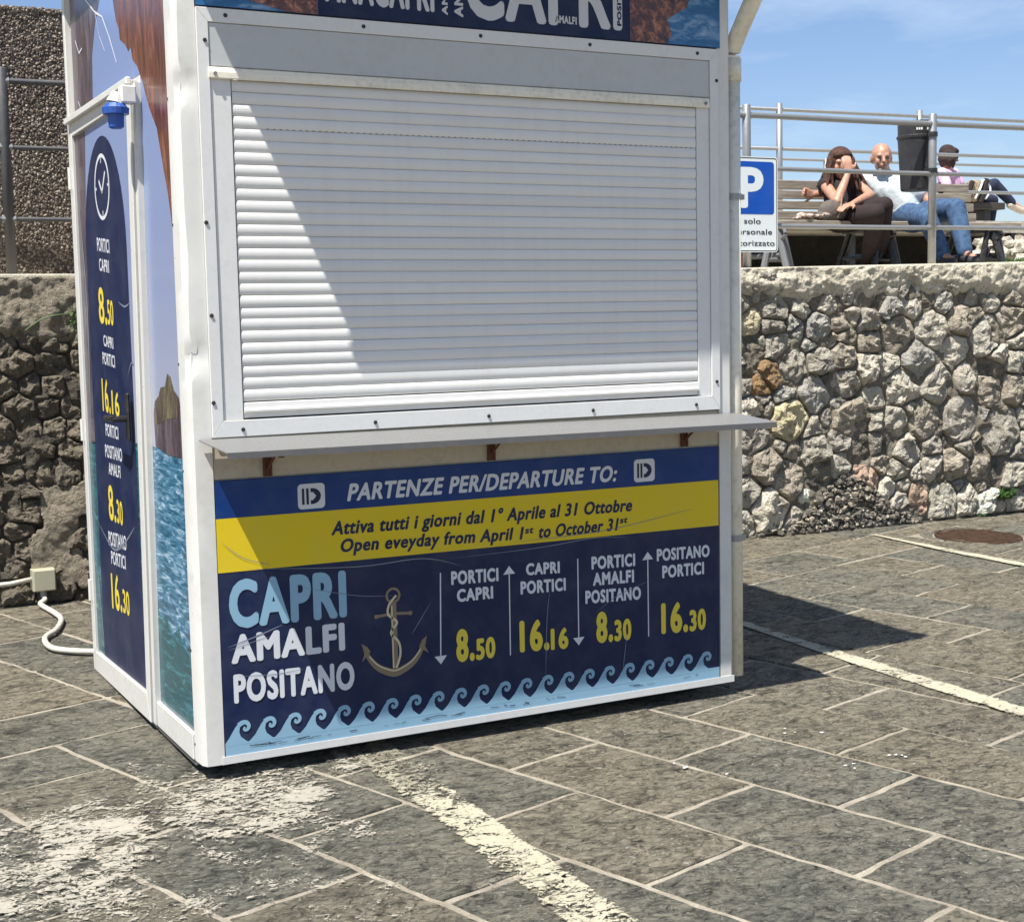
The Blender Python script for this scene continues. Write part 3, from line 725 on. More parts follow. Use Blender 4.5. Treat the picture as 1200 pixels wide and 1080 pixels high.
# cover opening: four pieces around the disc
mb0, mb1, ma0, ma1 = 5.88, 6.30, -.735, -.30
for k in range(8):
    t0, t1 = k*math.pi/4, (k+1)*math.pi/4
    def edge(t):
        d = Vector((math.cos(t), math.sin(t))); best = 9.
        q = [AB(-.98, 5.80), AB(-.36, 5.80), AB(-.36, 6.36), AB(-.98, 6.36)]
        for i in range(4):
            p, e = q[i], q[(i+1) % 4]-q[i]; den = d.x*e.y-d.y*e.x
            if abs(den) < 1e-6: continue
            w = p-MANH; s_ = (w.x*e.y-w.y*e.x)/den; tt = (w.x*d.y-w.y*d.x)/den
            if s_ > 0 and -.001 <= tt <= 1.001: best = min(best, s_)
        return MANH+d*best
    arc = [MANH+Vector((math.cos(t), math.sin(t)))*(MANR+.03) for t in (t1, (t0+t1)/2, t0)]
    slab([edge(t0), edge((t0+t1)/2), edge(t1)]+arc, 9000+k)
# cross-laid courses left of a = -.715 (near side) and by the wall (far side)
def strips(bounds, blo, bhi, phs):
    global sd
    for i, (x0, x1) in enumerate(zip(bounds[:-1], bounds[1:])):
        p = phs[i % len(phs)]; b = blo
        cuts = [blo]+[p+.66*k for k in range(-12, 14) if blo+.12 < p+.66*k < bhi-.12]+[bhi]
        for c0, c1 in zip(cuts[:-1], cuts[1:]):
            sd += 1; slab(quad(x0, x1, c0, c1), sd)
strips([-3.3, -2.85, -2.42, -1.9, -1.42, -1.143, -.715], -3.4, .375, [.1, -.2, .3, .05, -.25, -.32])
strips([-2.9, -2.5, -2.05, -1.6, -1.165, -.735], 3.79, 5.5, [.1, .35, .2, .47, .27])
strips([-2.9, -2.5, -2.05, -1.6, -1.165, -.98], 5.5, 8.9, [.1, .35, .2, .47, .27])
strips([-.98, -.735], 5.5, 5.80, [.0]); strips([-.98, -.735], 6.36, 8.9, [.3])
o = mesh_obj('paving_stone', pav_far, M['paving'], pav, False, (0, 0, 0)); tag(o, 'more paving slabs further off beside the view', None, None, 'stuff')
# manhole cover
mh = empty('manhole_cover', (MANH.x, MANH.y, gz(MANH.y)), 'round rusty brown iron manhole cover set in the paving near the wall', 'manhole cover')
def mh_disc(bm):
    z = gz(MANH.y); rings = [(0, .002), (.06, .002), (.065, -.001), (.12, -.001), (.125, .003), (.17, .003), (.175, -.001), (MANR-.02, -.001), (MANR-.015, .003), (MANR, .002), (MANR, -.03)]
    prev = None
    for (rad, h) in rings[1:]:
        cur = [bm.verts.new((MANH.x+rad*math.cos(t*math.pi/20), MANH.y+rad*math.sin(t*math.pi/20), gz(MANH.y+rad*math.sin(t*math.pi/20))+h)) for t in range(40)]
        if prev:
            for i in range(40): bm.faces.new((prev[i], prev[(i+1) % 40], cur[(i+1) % 40], cur[i]))
        else: bm.faces.new(cur)
        prev = cur
part('cover', M['manhole'], mh, mh_disc)
def mh_rim(bm):
    for r0, r1, h in ((MANR+.004, MANR+.026, .002),):
        A = [bm.verts.new((MANH.x+r0*math.cos(t*math.pi/20), MANH.y+r0*math.sin(t*math.pi/20), gz(MANH.y+r0*math.sin(t*math.pi/20))+h)) for t in range(40)]
        B = [bm.verts.new((MANH.x+r1*math.cos(t*math.pi/20), MANH.y+r1*math.sin(t*math.pi/20), gz(MANH.y+r1*math.sin(t*math.pi/20))+h)) for t in range(40)]
        for i in range(40): bm.faces.new((A[i], A[(i+1) % 40], B[(i+1) % 40], B[i]))
part('rim', M['manhole'], mh, mh_rim)
# painted markings (sheets 4 mm above the stones, worn through)
def marking(name, f, x0, x1, y0, y1, step, mat, label):
    bm = bmesh.new(); nx = max(2, int((x1-x0)/step)); ny = max(2, int((y1-y0)/step)); cov = []
    V = []
    for j in range(ny+1):
        row = []
        for i in range(nx+1):
            x = x0+(x1-x0)*i/nx; y = y0+(y1-y0)*j/ny
            row.append(bm.verts.new((x, y, gz(y)+.0068))); cov.append(f(x, y))
        V.append(row)
    for j in range(ny):
        for i in range(nx):
            if max(cov[j*(nx+1)+i], cov[j*(nx+1)+i+1], cov[(j+1)*(nx+1)+i], cov[(j+1)*(nx+1)+i+1]) > .02:
                bm.faces.new((V[j][i], V[j][i+1], V[j+1][i+1], V[j+1][i]))
    me = bpy.data.meshes.new(name); bm.to_mesh(me); bm.free(); me.materials.append(mat)
    at = me.attributes.new('cover', 'FLOAT', 'POINT')
    for i, c in enumerate(cov): at.data[i].value = c
    o = bpy.data.objects.new(name, me); link(o); tag(o, label, None, None, 'structure'); return o
def linef(xc, w, ya, yb, base, slope=0., k=.03):
    def f(x, y):
        xx = xc+slope*(y-ya); e = w/2-abs(x-xx)+noise.noise((y*7, 2., xc))*.012
        if e < -k/2: return 0.
        g = min(1, (e+k/2)/k); t = min(1, max(0, (y-ya)/.08))*min(1, max(0, (yb-y)/.08))
        return g*t*(base+noise.noise((x*5, y*3, 7.))*.25)
    return f
P = D['paint']
marking('parking_line', linef(3.045, .12, -1.6, 1.35, 1.0, -.055), 2.9, 3.3, -1.7, 1.5, .015, M['paint_line'], 'worn white parking line running out of the kiosk shadow')
marking('parking_line', linef(5.30, .10, .2, 2.55, 1.1, -.10), 5.1, 5.75, .2, 2.65, .015, M['paint_line'], 'thin white parking line beside the rusty manhole cover')
marking('parking_line', linef(.655, .18, -3.2, .4, .84, 0.), .5, .82, -3.2, .4, .015, M['paint_line'], 'yellowed flaking parking line in front of the kiosk')
def blobs(x, y):
    s = 0.
    for bx, by, br, dn in P['blobs']+[[-.62, -.80, .2, .8], [-.40, -.98, .16, .65], [-.75, -.35, .16, .7], [-.05, -.80, .12, .6]]:
        q = math.hypot(x-bx, y-by)/br
        if q < 2.3: s = max(s, dn*min(1., max(0., (2.3-q)/1.2)))
    return min(1., s*1.08)*(1+noise.noise((x*6, y*6, 5.))*.35)
marking('worn_road_paint', blobs, -1.3, .9, -1.6, .6, .02, M['paint_old'], 'flaked patches of old white paint on the slabs at the kiosk corner')

def chips(bm):
    rr = random.Random(4)
    for (x, y) in D['specks']:
        for k in range(rr.randint(1, 3)):
            cx, cy = x+rr.uniform(-.03, .03), y+rr.uniform(-.03, .03); s = rr.uniform(.004, .009); z = gz(cy)+.0055
            vs = [bm.verts.new((cx+s*rr.uniform(.6, 1.3)*math.cos(t), cy+s*rr.uniform(.4, 1.)*math.sin(t), z+rr.uniform(0, .003))) for t in [1.05*q for q in range(6)]]
            bm.faces.new(vs)
tag(part('stone_chips', M['p_signw'], None, chips), 'scattered white chips lying on the paving', None, None, 'stuff')
# ------------------------------------------------------------------ kiosk
K = empty('ticket_kiosk', (.05, 0, gz(0)), 'white metal ferry ticket kiosk with its roller shutter closed and blue and yellow timetable boards', 'kiosk')
KT = 2.80            # roof underside
def kbox(name, mat, x0, x1, y0, y1, z0, z1, bev=.002, parent=None, label=None):
    bm = bmesh.new(); box(bm, x0, x1, y0, y1, z0, z1, bev); o = mesh_obj(name, bm, mat, parent or K)
    if label: o['label'] = label
    return o
# carcass (core set back behind the skins)
kbox('body_shell', M['white'], .062, 2.178, .012, 1.585, -.03, KT)
kbox('floor_skid', M['dark'], .12, 2.1, .12, 1.5, gz(.1)+.0, -.031)
# corner posts: thin angle profiles, dented on the left one
def post(bm, x0, x1, side, dent):
    z0, z1 = -.046, KT; nz = 90
    rings = []
    for i in range(nz+1):
        z = z0+(z1-z0)*i/nz; d = 0.; e = 0.
        if dent:
            for zc, am, wd in ((1.30, .026, .04), (2.16, .022, .045), (1.62, .006, .1), (2.5, .006, .1)):
                d += am*math.exp(-((z-zc)/wd)**2)
            e = .003*noise.noise((z*6, 1., 2.))
        if side == 'L':
            c = [(x0-.002, .095), (x0+e, .02), (x0+.012+d, -.004+d*.6+e), (x0+.035+d*.5, -.006+d*.4), (x1, -.006), (x1, .012), (x0+.02, .02), (x0+.01, .095)]
        else:
            c = [(x0, .012), (x0, -.006), (x1-.012, -.006), (x1, .004), (x1, .095), (x1-.01, .095)]
        rings.append([bm.verts.new((a, b, z)) for a, b in c])
    n = len(rings[0])
    for i in range(nz):
        for k in range(n): bm.faces.new((rings[i][k], rings[i][(k+1) % n], rings[i+1][(k+1) % n], rings[i+1][k]))
    bm.faces.new(rings[0][::-1]); bm.faces.new(rings[-1])
o = part('corner_post', M['white'], K, lambda bm: post(bm, .046, .116, 'L', True), True); o['label'] = 'dented front corner post beside the door side'
for p_ in o.data.polygons: p_.use_smooth = abs(p_.normal.z) < .9
o.data.set_sharp_from_angle(angle=R(28))
part('corner_post', M['white'], K, lambda bm: post(bm, 2.128, 2.19, 'R', False))
# lower front
kbox('counter_wall', M['cream'], .118, 2.126, -.001, .010, .902, 1.034)
kbox('base_trim', M['white2'], .108, 2.19, -.0095, -.0065, -.046, -.020, .0)
bp = part('timetable_board', M['p_navy'], K, lambda bm: prism(bm, [(.118, -.021), (2.121, -.021), (2.123, .896), (.119, .898)], 'y', -.005, .009))
bp['label'] = 'lower timetable board in blue, yellow and navy'
e1 = -.0058; e2 = -.0066; e3 = -.0074
part('blue_band', M['p_blue'], bp, lambda bm: prism(bm, [(.1185, .774), (2.1215, .764), (2.1225, .8955), (.1195, .8975)], 'y', e1, -.0052))
part('yellow_band', M['p_yellow'], bp, lambda bm: prism(bm, [(.1185, .595), (2.1215, .585), (2.1215, .7635), (.1185, .7735)], 'y', e1, -.0052))
TC = {'white': M['p_white'], 'navy': M['p_navy'], 'pale': M['p_pale'], 'yellow': M['p_ytext'], 'grey': M['p_grey']}
for s, a, b, c, d, h, col, st in D['front_text']:
    lettering('lettering', s, (a, b), (c, d), h, TC[col], bp, st, 'front', e2)
# logos: rounded square with I I D
def rrect(x0, x1, z0, z1, r, n=5):
    pts = []
    for cx, cz, t0 in ((x1-r, z1-r, 0), (x0+r, z1-r, 90), (x0+r, z0+r, 180), (x1-r, z0+r, 270)):
        for k in range(n+1): t = R(t0+90*k/n); pts.append((cx+r*math.cos(t), cz+r*math.sin(t)))
    return pts
for (lo, hi) in D['logos']:
    x0, z0 = lo; x1, z1 = hi; w = x1-x0; h = z1-z0
    lg = part('logo', M['p_white'], bp, lambda bm: prism(bm, rrect(x0, x1, z0, z1, .014), 'y', e2, e1-.0001))
    def mark(bm):
        for a in (.15, .31): prism(bm, [(x0+w*a, z0+h*.18), (x0+w*(a+.09), z0+h*.18), (x0+w*(a+.09), z0+h*.82), (x0+w*a, z0+h*.82)], 'y', e3, e2-.0001)
        o = [(x0+w*.47, z0+h*.82)]+[(x0+w*(.52+.33*math.sin(t)), z0+h*(.5+.32*math.cos(t))) for t in [R(k) for k in range(0, 181, 15)]]+[(x0+w*.47, z0+h*.18)]
        i_ = [(x0+w*.47, z0+h*.34), (x0+w*.56, z0+h*.34), (x0+w*.68, z0+h*.5), (x0+w*.56, z0+h*.66), (x0+w*.47, z0+h*.66)]
        prism(bm, o+i_, 'y', e3, e2-.0001)
    part('logo_mark', M['p_navy'], bp, mark)
# arrows
for kind, p, q in D['arrows']:
    def arrow(bm):
        ax = .0022; (x0, zt), (x1, zb) = p, q
        if kind == 'd':
            prism(bm, [(x0-ax, zt), (x0+ax, zt), (x1+ax, zb+.028), (x1-ax, zb+.028)], 'y', e2, e1); prism(bm, [(x1-.024, zb+.03), (x1+.024, zb+.03), (x1, zb)], 'y', e2, e1)
        else:
            prism(bm, [(x0-ax, zt-.028), (x0+ax, zt-.028), (x1+ax, zb), (x1-ax, zb)], 'y', e2, e1); prism(bm, [(x0-.024, zt-.03), (x0+.024, zt-.03), (x0, zt)], 'y', e2, e1)
    part('arrow', M['p_white'], bp, arrow)
# anchor with rope (printed emblem)
A = D['anchor']
def ribbon(bm, pts, w, y0=e2, y1=e1):
    pts = [Vector(p) for p in pts]; L = []; Rr = []
    for i, p in enumerate(pts):
        t = (pts[min(i+1, len(pts)-1)]-pts[max(i-1, 0)]).normalized(); nn = Vector((-t.y, t.x)); ww = w[i] if isinstance(w, (list, tuple)) else w
        L.append(p+nn*ww/2); Rr.append(p-nn*ww/2)
    for i in range(len(pts)-1):
        vs = [bm.verts.new((q.x, y0, q.y)) for q in (L[i], L[i+1], Rr[i+1], Rr[i])]; bm.faces.new(vs)
def anchor(bm):
    cx = .735
    ribbon(bm, [(cx, .435), (cx+.002, .19)], .022, e2-.0004)
    ribbon(bm, [(cx+.024*math.sin(t*math.pi/10), .456+.024*math.cos(t*math.pi/10)) for t in range(21)], .009)
    ribbon(bm, [A['s0'], (cx, .392), A['s1']], .010, e2-.0002)
    for s in (A['s0'], A['s1']): bm.faces.new([bm.verts.new((s[0]+.008*math.cos(t), e2-.0005, s[1]+.008*math.sin(t))) for t in [k*math.pi/5 for k in range(10)]])
    arc = [(.625, .285), (.64, .245), (.668, .212), (.70, .193), (cx, .182), (.77, .192), (.805, .212), (.835, .248), (.850, .288)]
    pts = [(p.x, p.y) for p in [Vector((q[0], q[1], 0)) for q in [(v.x, v.y) for v in spline([(a, b, 0) for a, b in arc], 4)]]]
    ribbon(bm, pts, [.010+.018*math.sin(math.pi*i/(len(pts)-1)) for i in range(len(pts))])
    bm.faces.new([bm.verts.new((x, e2-.0003, z)) for x, z in [(.612, .300), (.622, .262), (.612, .235), (.645, .268), (.634, .285)]])
    bm.faces.new([bm.verts.new((x, e2-.0003, z)) for x, z in [(.860, .300), (.852, .262), (.866, .236), (.828, .262), (.840, .285)]])
part('anchor_emblem', M['p_anchor'], bp, anchor)
def anchor_hi(bm):
    cx = .735
    ribbon(bm, [(cx-.006, .42), (cx-.005, .20)], .005, e3)
    rope = spline([(cx+.012, .455, 0), (cx-.016, .425, 0), (cx-.020, .39, 0), (cx+.012, .36, 0), (cx-.012, .325, 0), (cx+.016, .29, 0), (cx+.022, .25, 0), (cx+.012, .215, 0), (cx+.004, .20, 0)], 6)
    ribbon(bm, [(p.x, p.y) for p in rope], .008, e3)
    arc = spline([(.64, .252, 0), (.668, .220, 0), (.70, .201, 0), (cx, .190, 0), (.77, .200, 0), (.805, .220, 0), (.835, .255, 0)], 4)
    ribbon(bm, [(p.x, p.y) for p in arc], .005, e3)
part('anchor_rope', M['p_anchor2'], bp, anchor_hi)
# wave border: 22 curling waves over a pale band
def waves(bm):
    u0, u1 = D['wave'][0][0], D['wave'][2][0]; stp = (u1-u0)/21; zt = .093
    base = .012
    prism(bm, [(.1195, -.0195), (2.1205, -.0195), (2.1205, base+.010), (.1195, base+.004)], 'y', e2, e1)
    for k in range(0, 22):
        c = u0+stp*k; s = stp/.0913; zb = base+.004; H = zt-zb-.004*k/21; q = -.0001*(k % 3)
        Lc = [(-.082, -.003), (-.062, .008), (-.044, .026), (-.033, .044), (-.022, .062), (-.012, .074), (-.004, .079)]
        Rc = [(.034, -.003), (.016, .008), (-.003, .026), (-.008, .044), (-.005, .062), (.002, .073), (.000, .079)]
        lv = [bm.verts.new((max(.1195, c+x*s), e2-.0002+q, zb+z*H/.084)) for x, z in Lc]; rv = [bm.verts.new((c+x*s, e2-.0002+q, zb+z*H/.084)) for x, z in Rc]
        for a in range(6): bm.faces.new((lv[a], rv[a], rv[a+1], lv[a+1]))
        hook = spline([(-.010, .069, 0), (.004, .077, 0), (.018, .076, 0), (.026, .064, 0), (.023, .052, 0), (.014, .048, 0), (.009, .054, 0), (.013, .060, 0)], 4); m_ = len(hook)
        ribbon(bm, [(c+p.x*s, zb+p.y*H/.084) for p in hook], [.017-.010*i/m_ for i in range(m_)], e2-.0007+q)
part('wave_border', M['p_pale'], bp, waves)
# wrinkles in the film
def creases(bm):
    for pts, w in (([(.14, .345), (.25, .375), (.33, .40)], .006), ([(.14, .335), (.28, .366)], .003), ([(.17, .245), (.30, .235), (.40, .24)], .003),
                   ([(.22, .60), (.6, .57), (.85, .575), (1.0, .535)], .005), ([(.95, .565), (1.3, .57), (1.55, .585), (1.7, .575)], .004), ([(.88, .42), (.83, .35), (.80, .31)], .004), ([(.40, .52), (.6, .47), (.74, .455)], .003),
                   ([(1.36, .41), (1.345, .30), (1.335, .08)], .004), ([(1.69, .20), (1.67, .06)], .004), ([(1.55, .30), (1.66, .36), (1.8, .40)], .003), ([(.13, .70), (.2, .64), (.3, .605)], .003), ([(1.2, .60), (1.6, .61), (2.0, .66)], .003)):
        sp = spline([(a, b, 0) for a, b in pts], 6); n_ = len(sp)
        ribbon(bm, [(p.x, p.y) for p in sp], [w*.75*math.sin(math.pi*(i+.3)/(n_)) for i in range(n_)], -.0080)
tag(part('film_crease', M['crease'], bp, creases), None, None, None, 'stuff')
# grime line at the panel foot
pdt = part('panel_dirt', M['dark'], bp, lambda bm: [ribbon(bm, [(x, .003+random.uniform(-.006, .004)), (x+random.uniform(.01, .05), .003+random.uniform(-.006, .004))], random.uniform(.001, .003), -.0081) for x in [random.uniform(.13, 2.05) for _ in range(34)]])
tag(pdt, None, None, None, 'stuff')
# window surround
FY = -.016
def frame_outer(bm, seg):
    x0, x1, z0, z1 = .117, 2.127, 1.040, 2.405; w = .038; wb = .054
    o = [(x0, z0), (x1, z0), (x1, z1), (x0, z1)]; i_ = [(x0+w, z0+wb), (x1-w, z0+wb), (x1-w, z1-.044), (x0+w, z1-.044)]
    a, b = seg, (seg+1) % 4
    prism(bm, [o[a], o[b], i_[b], i_[a]], 'y', FY, .0108)
for sgm in range(4):
    def ff(bm, s=sgm): frame_outer(bm, s); bmesh.ops.bevel(bm, geom=bm.edges[:], offset=.0012, segments=1, affect='EDGES')
    part('shutter_frame', M['white2'], K, ff)
kbox('guide_rail', M['white2'], .156, .224, -.010, .011, 1.0945, 2.220)
kbox('guide_rail', M['white2'], 2.030, 2.088, -.010, .011, 1.0945, 2.220)
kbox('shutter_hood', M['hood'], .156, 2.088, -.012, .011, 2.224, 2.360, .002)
def rail(bm):
    prism(bm, [(-.0125, 2.222), (-.019, 2.219), (-.023, 2.205), (-.023, 2.188), (-.020, 2.184), (-.017, 2.190), (-.0125, 2.190)], 'x', .150, 2.082)
part('drip_rail', M['pipe'], K, rail)
for x in (.170, 2.063):
    part('rail_screw', M['steel'], K, lambda bm: tube(bm, [(x, -.028, 2.200), (x, -.021, 2.200)], .006, 10))
# slats: each a curved blade with a groove beneath
z_top, z_bot = 2.187, 1.098
ns = 27; hs = (z_top-(z_bot+.056))/ns
def slat_bm(h):
    bm = bmesh.new(); prof = []
    for k in range(9):
        t = k/8; prof.append((-.0068*math.sin(math.pi*(.13+.76*t))**.7 - .0, h*(.035+.935*(1-t))))
    prof = [(-.0012, h*.999)]+prof+[(-.0016, h*.006)]
    v0 = [bm.verts.new((.2275, y, z)) for y, z in prof]; v1 = [bm.verts.new((2.0275, y, z)) for y, z in prof]
    for i in range(len(prof)-1): bm.faces.new((v0[i], v0[i+1], v1[i+1], v1[i]))
    bm.faces.new(v0); bm.faces.new(v1[::-1]); return bm
bm = slat_bm(hs)
for v in bm.verts: v.co.z += z_bot+.056
first = mesh_obj('shutter_slat', bm, M['slat'], K, False)
for p_ in first.data.polygons: p_.use_smooth = True
first.data.set_sharp_from_angle(angle=R(50))
for k in range(1, ns):
    c = first.copy(); c.location.z += hs*k; c.location.y += random.uniform(-.0008, .0008); c.rotation_euler = (random.uniform(-.03, .03), random.uniform(-.0006, .0006), 0); link(c, K)
kbox('shutter_backing', M['dark'], .2245, 2.0295, .0085, .0118, 1.09, 2.21, 0)
def bottom_bar(bm):
    prism(bm, [(.004, z_bot+.054), (-.008, z_bot+.050), (-.009, z_bot+.034), (-.018, z_bot+.028), (-.018, z_bot+.022), (-.006, z_bot+.016), (-.004, z_bot+.002), (.004, z_bot+.001)], 'x', .2275, 2.0275)
part('shutter_bottom_bar', M['slat'], K, bottom_bar)
def holes(bm):
    zz = z_bot+.056+hs*23.03
    for i in range(75):
        x = .34+i*.0225; prism(bm, [(x, zz-.0006), (x+.007, zz-.0006), (x+.007, zz+.0010), (x, zz+.0010)], 'y', -.0045, .0)
part('vent_holes', M['dark'], K, holes)
for sx, sz in D['screws']:
    sx = min(max(sx, .124), 2.119)
    if sz < 1.1: sz = 1.063
    if sz > 2.37: sz = 2.384
    part('frame_screw', M['screw'], K, lambda bm: tube(bm, [(sx, FY-.004, sz), (sx, FY+.001, sz)], [.0055, .0075], 10))
# shelf
def shelf(bm):
    L = .070; Rr = 2.205
    zb0, zb1, zf0, zf1 = 1.037, 1.022, 1.008, .996
    t = .004
    P_ = [(L, -.0165, zb0), (Rr+.0, -.0165, zb1), (Rr+.03, -.225, zf1), (.100, -.225, zf0)]
    v = [bm.verts.new(p) for p in P_]; w = [bm.verts.new((p[0], p[1], p[2]-t)) for p in P_]
    bm.faces.new(v); bm.faces.new(w[::-1])
    for i in range(4): bm.faces.new((v[i], w[i], w[(i+1) % 4], v[(i+1) % 4]))
shf = part('counter_shelf', M['steel'], K, shelf)
def shelf_lip(bm):
    Rr, zf0, zf1 = 2.205, 1.008, .996
    f = [(.100, -.2255, zf0-.0005), (Rr+.03, -.2255, zf1-.0005), (Rr+.03, -.2285, zf1-.020), (.100, -.2285, zf0-.020)]
    q = [bm.verts.new(p) for p in f]; q2 = [bm.verts.new((p[0], p[1]-.002, p[2])) for p in f]
    bm.faces.new(q); bm.faces.new(q2[::-1])
    for i in range(4): bm.faces.new((q[i], q2[i], q2[(i+1) % 4], q[(i+1) % 4]))
part('shelf_lip', M['shelflip'], shf, shelf_lip)
for bx, bz in D['brackets']:
    bk = part('shelf_bracket', M['rust'], K, lambda bm: (box(bm, bx-.014, bx+.014, -.012, -.003, .903, 1.0, 0), box(bm, bx-.014, bx-.008, -.016, -.012, .903, 1.0, 0), box(bm, bx+.008, bx+.014, -.016, -.012, .903, 1.0, 0)))
    part('bracket_arm', M['rust'], bk, lambda bm: (tube(bm, [(bx, -.014, .930), (bx+.004, -.10, .990), (bx+.004, -.17, .993)], .005, 6), tube(bm, [(bx+.004, -.06, .993), (bx+.004, -.19, .990)], .004, 6), box(bm, bx-.004, bx+.012, -.15, -.13, .975, .990, 0)))
# top banner
bn = part('top_banner', M['p_navy'], K, lambda bm: prism(bm, [(.118, 2.411), (2.140, 2.411), (2.140, 2.79), (.118, 2.79)], 'y', -.010, .011))
part('banner_photo', M['ph_bluesea'], bn, lambda bm: prism(bm, [(.1185, 2.4115), (.528, 2.4115), (.528, 2.789), (.1185, 2.789)], 'y', -.0112, -.0101))
part('banner_coast', M['ph_sunset'], bn, lambda bm: prism(bm, [(.36, 2.425), (.42, 2.4118), (.527, 2.4118), (.527, 2.6), (.46, 2.58), (.43, 2.5), (.33, 2.47), (.25, 2.455), (.28, 2.44)], 'y', -.0118, -.0113))
part('banner_photo', M['ph_bluesea'], bn, lambda bm: prism(bm, [(1.737, 2.4115), (2.139, 2.4115), (2.139, 2.789), (1.737, 2.789)], 'y', -.0112, -.0101))
part('banner_coast', M['ph_sunset'], bn, lambda bm: prism(bm, [(1.7375, 2.4118), (1.90, 2.4118), (1.92, 2.45), (1.90, 2.50), (1.99, 2.55), (2.02, 2.64), (1.9, 2.7), (1.7375, 2.7)], 'y', -.0118, -.0113))
for s, a, b, c, d, h, col, st in D['banner_text']:
    lettering('lettering', s, (a, b), (c, d), h, TC[col], bn, st, 'front', -.0113, .05 if s == 'CAPRI' else None)
lettering('lettering', 'AMALFI', (.999, 2.445), (.999, 2.60), .022, M['p_grey'], bn, 'b', 'vert', -.0113)
lettering('lettering', 'ANACAPRI', (1.058, 2.442), (1.058, 2.70), .034, M['p_grey'], bn, 'b', 'vert', -.0113)
lettering('lettering', 'ANACAPRI', (1.392, 2.505), (1.392, 2.68), .020, M['p_navy'], bn, 'b', 'vert', -.0121)
lettering('lettering', 'POSITANO', (1.700, 2.46), (1.700, 2.66), .018, M['p_navy'], bn, 'b', 'vert', -.0121)
# roof with front canopy
def roofm(bm): box(bm, -.051, 2.20, -.375, 1.68, KT+.06, KT+.14, .006)
part('roof', M['white'], K, roofm)
kbox('canopy_fascia', M['white'], -.051, 2.20, -.375, -.355, KT-.0, KT+.058)
kbox('roof_collar', M['white'], .055, 2.185, -.005, 1.6, KT, KT+.058)
# downpipe on the right
px, py, pr_ = 2.236, .045, .031
dp = part('downpipe', M['pipe'], K, lambda bm: tube(bm, [(px, py, -.035), (px, py, 2.36)], pr_, 20), True)
part('pipe_elbow', M['pipe'], dp, lambda bm: tube(bm, spline([(px, py, 2.34), (px, py, 2.40), (px+.0, py-.04, 2.47), (px, -.33, 2.86)], 6), pr_*1.08, 20), True)
part('pipe_collar', M['pipe'], dp, lambda bm: tube(bm, [(px, py, 2.30), (px, py, 2.385)], pr_*1.16, 20), True)
for z in (.52, 1.86):
    part('pipe_clamp', M['galv'], dp, lambda bm: (tube(bm, [(px, py, z-.012), (px, py, z+.012)], pr_*1.12, 20), box(bm, px+.028, px+.048, py-.012, py+.012, z-.010, z+.010, 0)))
# ---- door side (plane x = .05)
SX = .05
def vdiv(z): return .617-.047*z           # the hanging edge of the door leans a little
sk = part('side_panel', M['white'], K, lambda bm: prism(bm, [(.098, -.035), (1.60, -.035), (1.60, KT), (.098, KT)], 'x', SX+.004, SX+.011))
door = part('door', M['white'], K, lambda bm: prism(bm, [(vdiv(-.04)+.02, -.045), (1.60, -.045), (1.60, 2.245), (vdiv(2.25)+.02, 2.255)], 'x', SX-.008, SX+.003))
def door_frame(bm):
    o = [(vdiv(-.04)+.018, -.046), (1.602, -.046), (1.602, 2.247), (vdiv(2.25)+.018, 2.257)]
    i_ = [(vdiv(.05)+.075, .055), (1.572, .038), (1.555, 2.185), (vdiv(2.2)+.08, 2.195)]
    for a in range(4):
        b = (a+1) % 4; prism(bm, [o[a], o[b], i_[b], i_[a]], 'x', SX-.022, SX-.009)
    bmesh.ops.bevel(bm, geom=bm.edges[:], offset=.002, segments=1, affect='EDGES')
part('door_frame', M['white'], door, door_frame)
part('door_head', M['white'], K, lambda bm: (box(bm, SX-.040, SX-.023, vdiv(2.25)-.01, 1.61, 2.236, 2.262, .003)))
part('door_gap', M['dark'], K, lambda bm: prism(bm, [(vdiv(-.04)+.001, -.04), (vdiv(-.04)+.016, -.04), (vdiv(2.3)+.016, 2.235), (vdiv(2.3)+.001, 2.235)], 'x', SX-.004, SX+.002))
def jamb(bm):
    prism(bm, [(vdiv(-.04)-.038, -.042), (vdiv(-.04), -.042), (vdiv(2.24), 2.24), (vdiv(2.24)-.038, 2.24)], 'x', SX-.016, SX+.0035)
part('door_jamb', M['white'], K, jamb)
part('rear_post', M['white'], K, lambda bm: box(bm, SX-.02, SX+.03, 1.604, 1.64, -.05, KT, .003))
for z in (2.02, .98, .30):
    part('door_hinge', M['white'], door, lambda bm: tube(bm, [(SX-.026, 1.603, z-.045), (SX-.026, 1.603, z+.045)], .009, 10))
# door poster
dx = SX-.0095
dpn = part('door_poster', M['ph_sky'], door, lambda bm: prism(bm, [(vdiv(.05)+.08, .057), (1.570, .042), (1.553, 2.183), (vdiv(2.2)+.085, 2.190)], 'x', dx, SX-.0085))
dl = dx-.0006
part('poster_sea', M['ph_sea2'], door, lambda bm: prism(bm, [(vdiv(.05)+.081, .058), (1.569, .044), (1.560, .93), (vdiv(.93)+.083, .985)], 'x', dl, dx-.0001))
part('poster_rock', M['ph_rock2'], door, lambda bm: prism(bm, [(1.559, .932), (1.395, .93), (1.43, 1.5), (1.40, 1.9), (1.35, 2.184), (1.552, 2.182)], 'x', dl, dx-.0001))
def arch(bm):
    cz, cy = 1.70, 1.075; rx, rz = .345, .43
    pts = [(1.520, .045), (.735, .060), (.735, 1.70)]
    pts = [(cy+.375, .046), (cy-.345, .058)]+[(cy-.345*math.cos(t), cz+rz*math.sin(t)) for t in [math.pi*k/24 for k in range(0, 13)]]+[(cy+.355*math.sin(t), cz+rz*math.cos(t)) for t in [math.pi/2*k/12 for k in range(1, 13)]]
    prism(bm, pts, 'x', dl-.0006, dl-.0001)
part('poster_arch', M['p_navy'], door, arch)
dt = dl-.0012
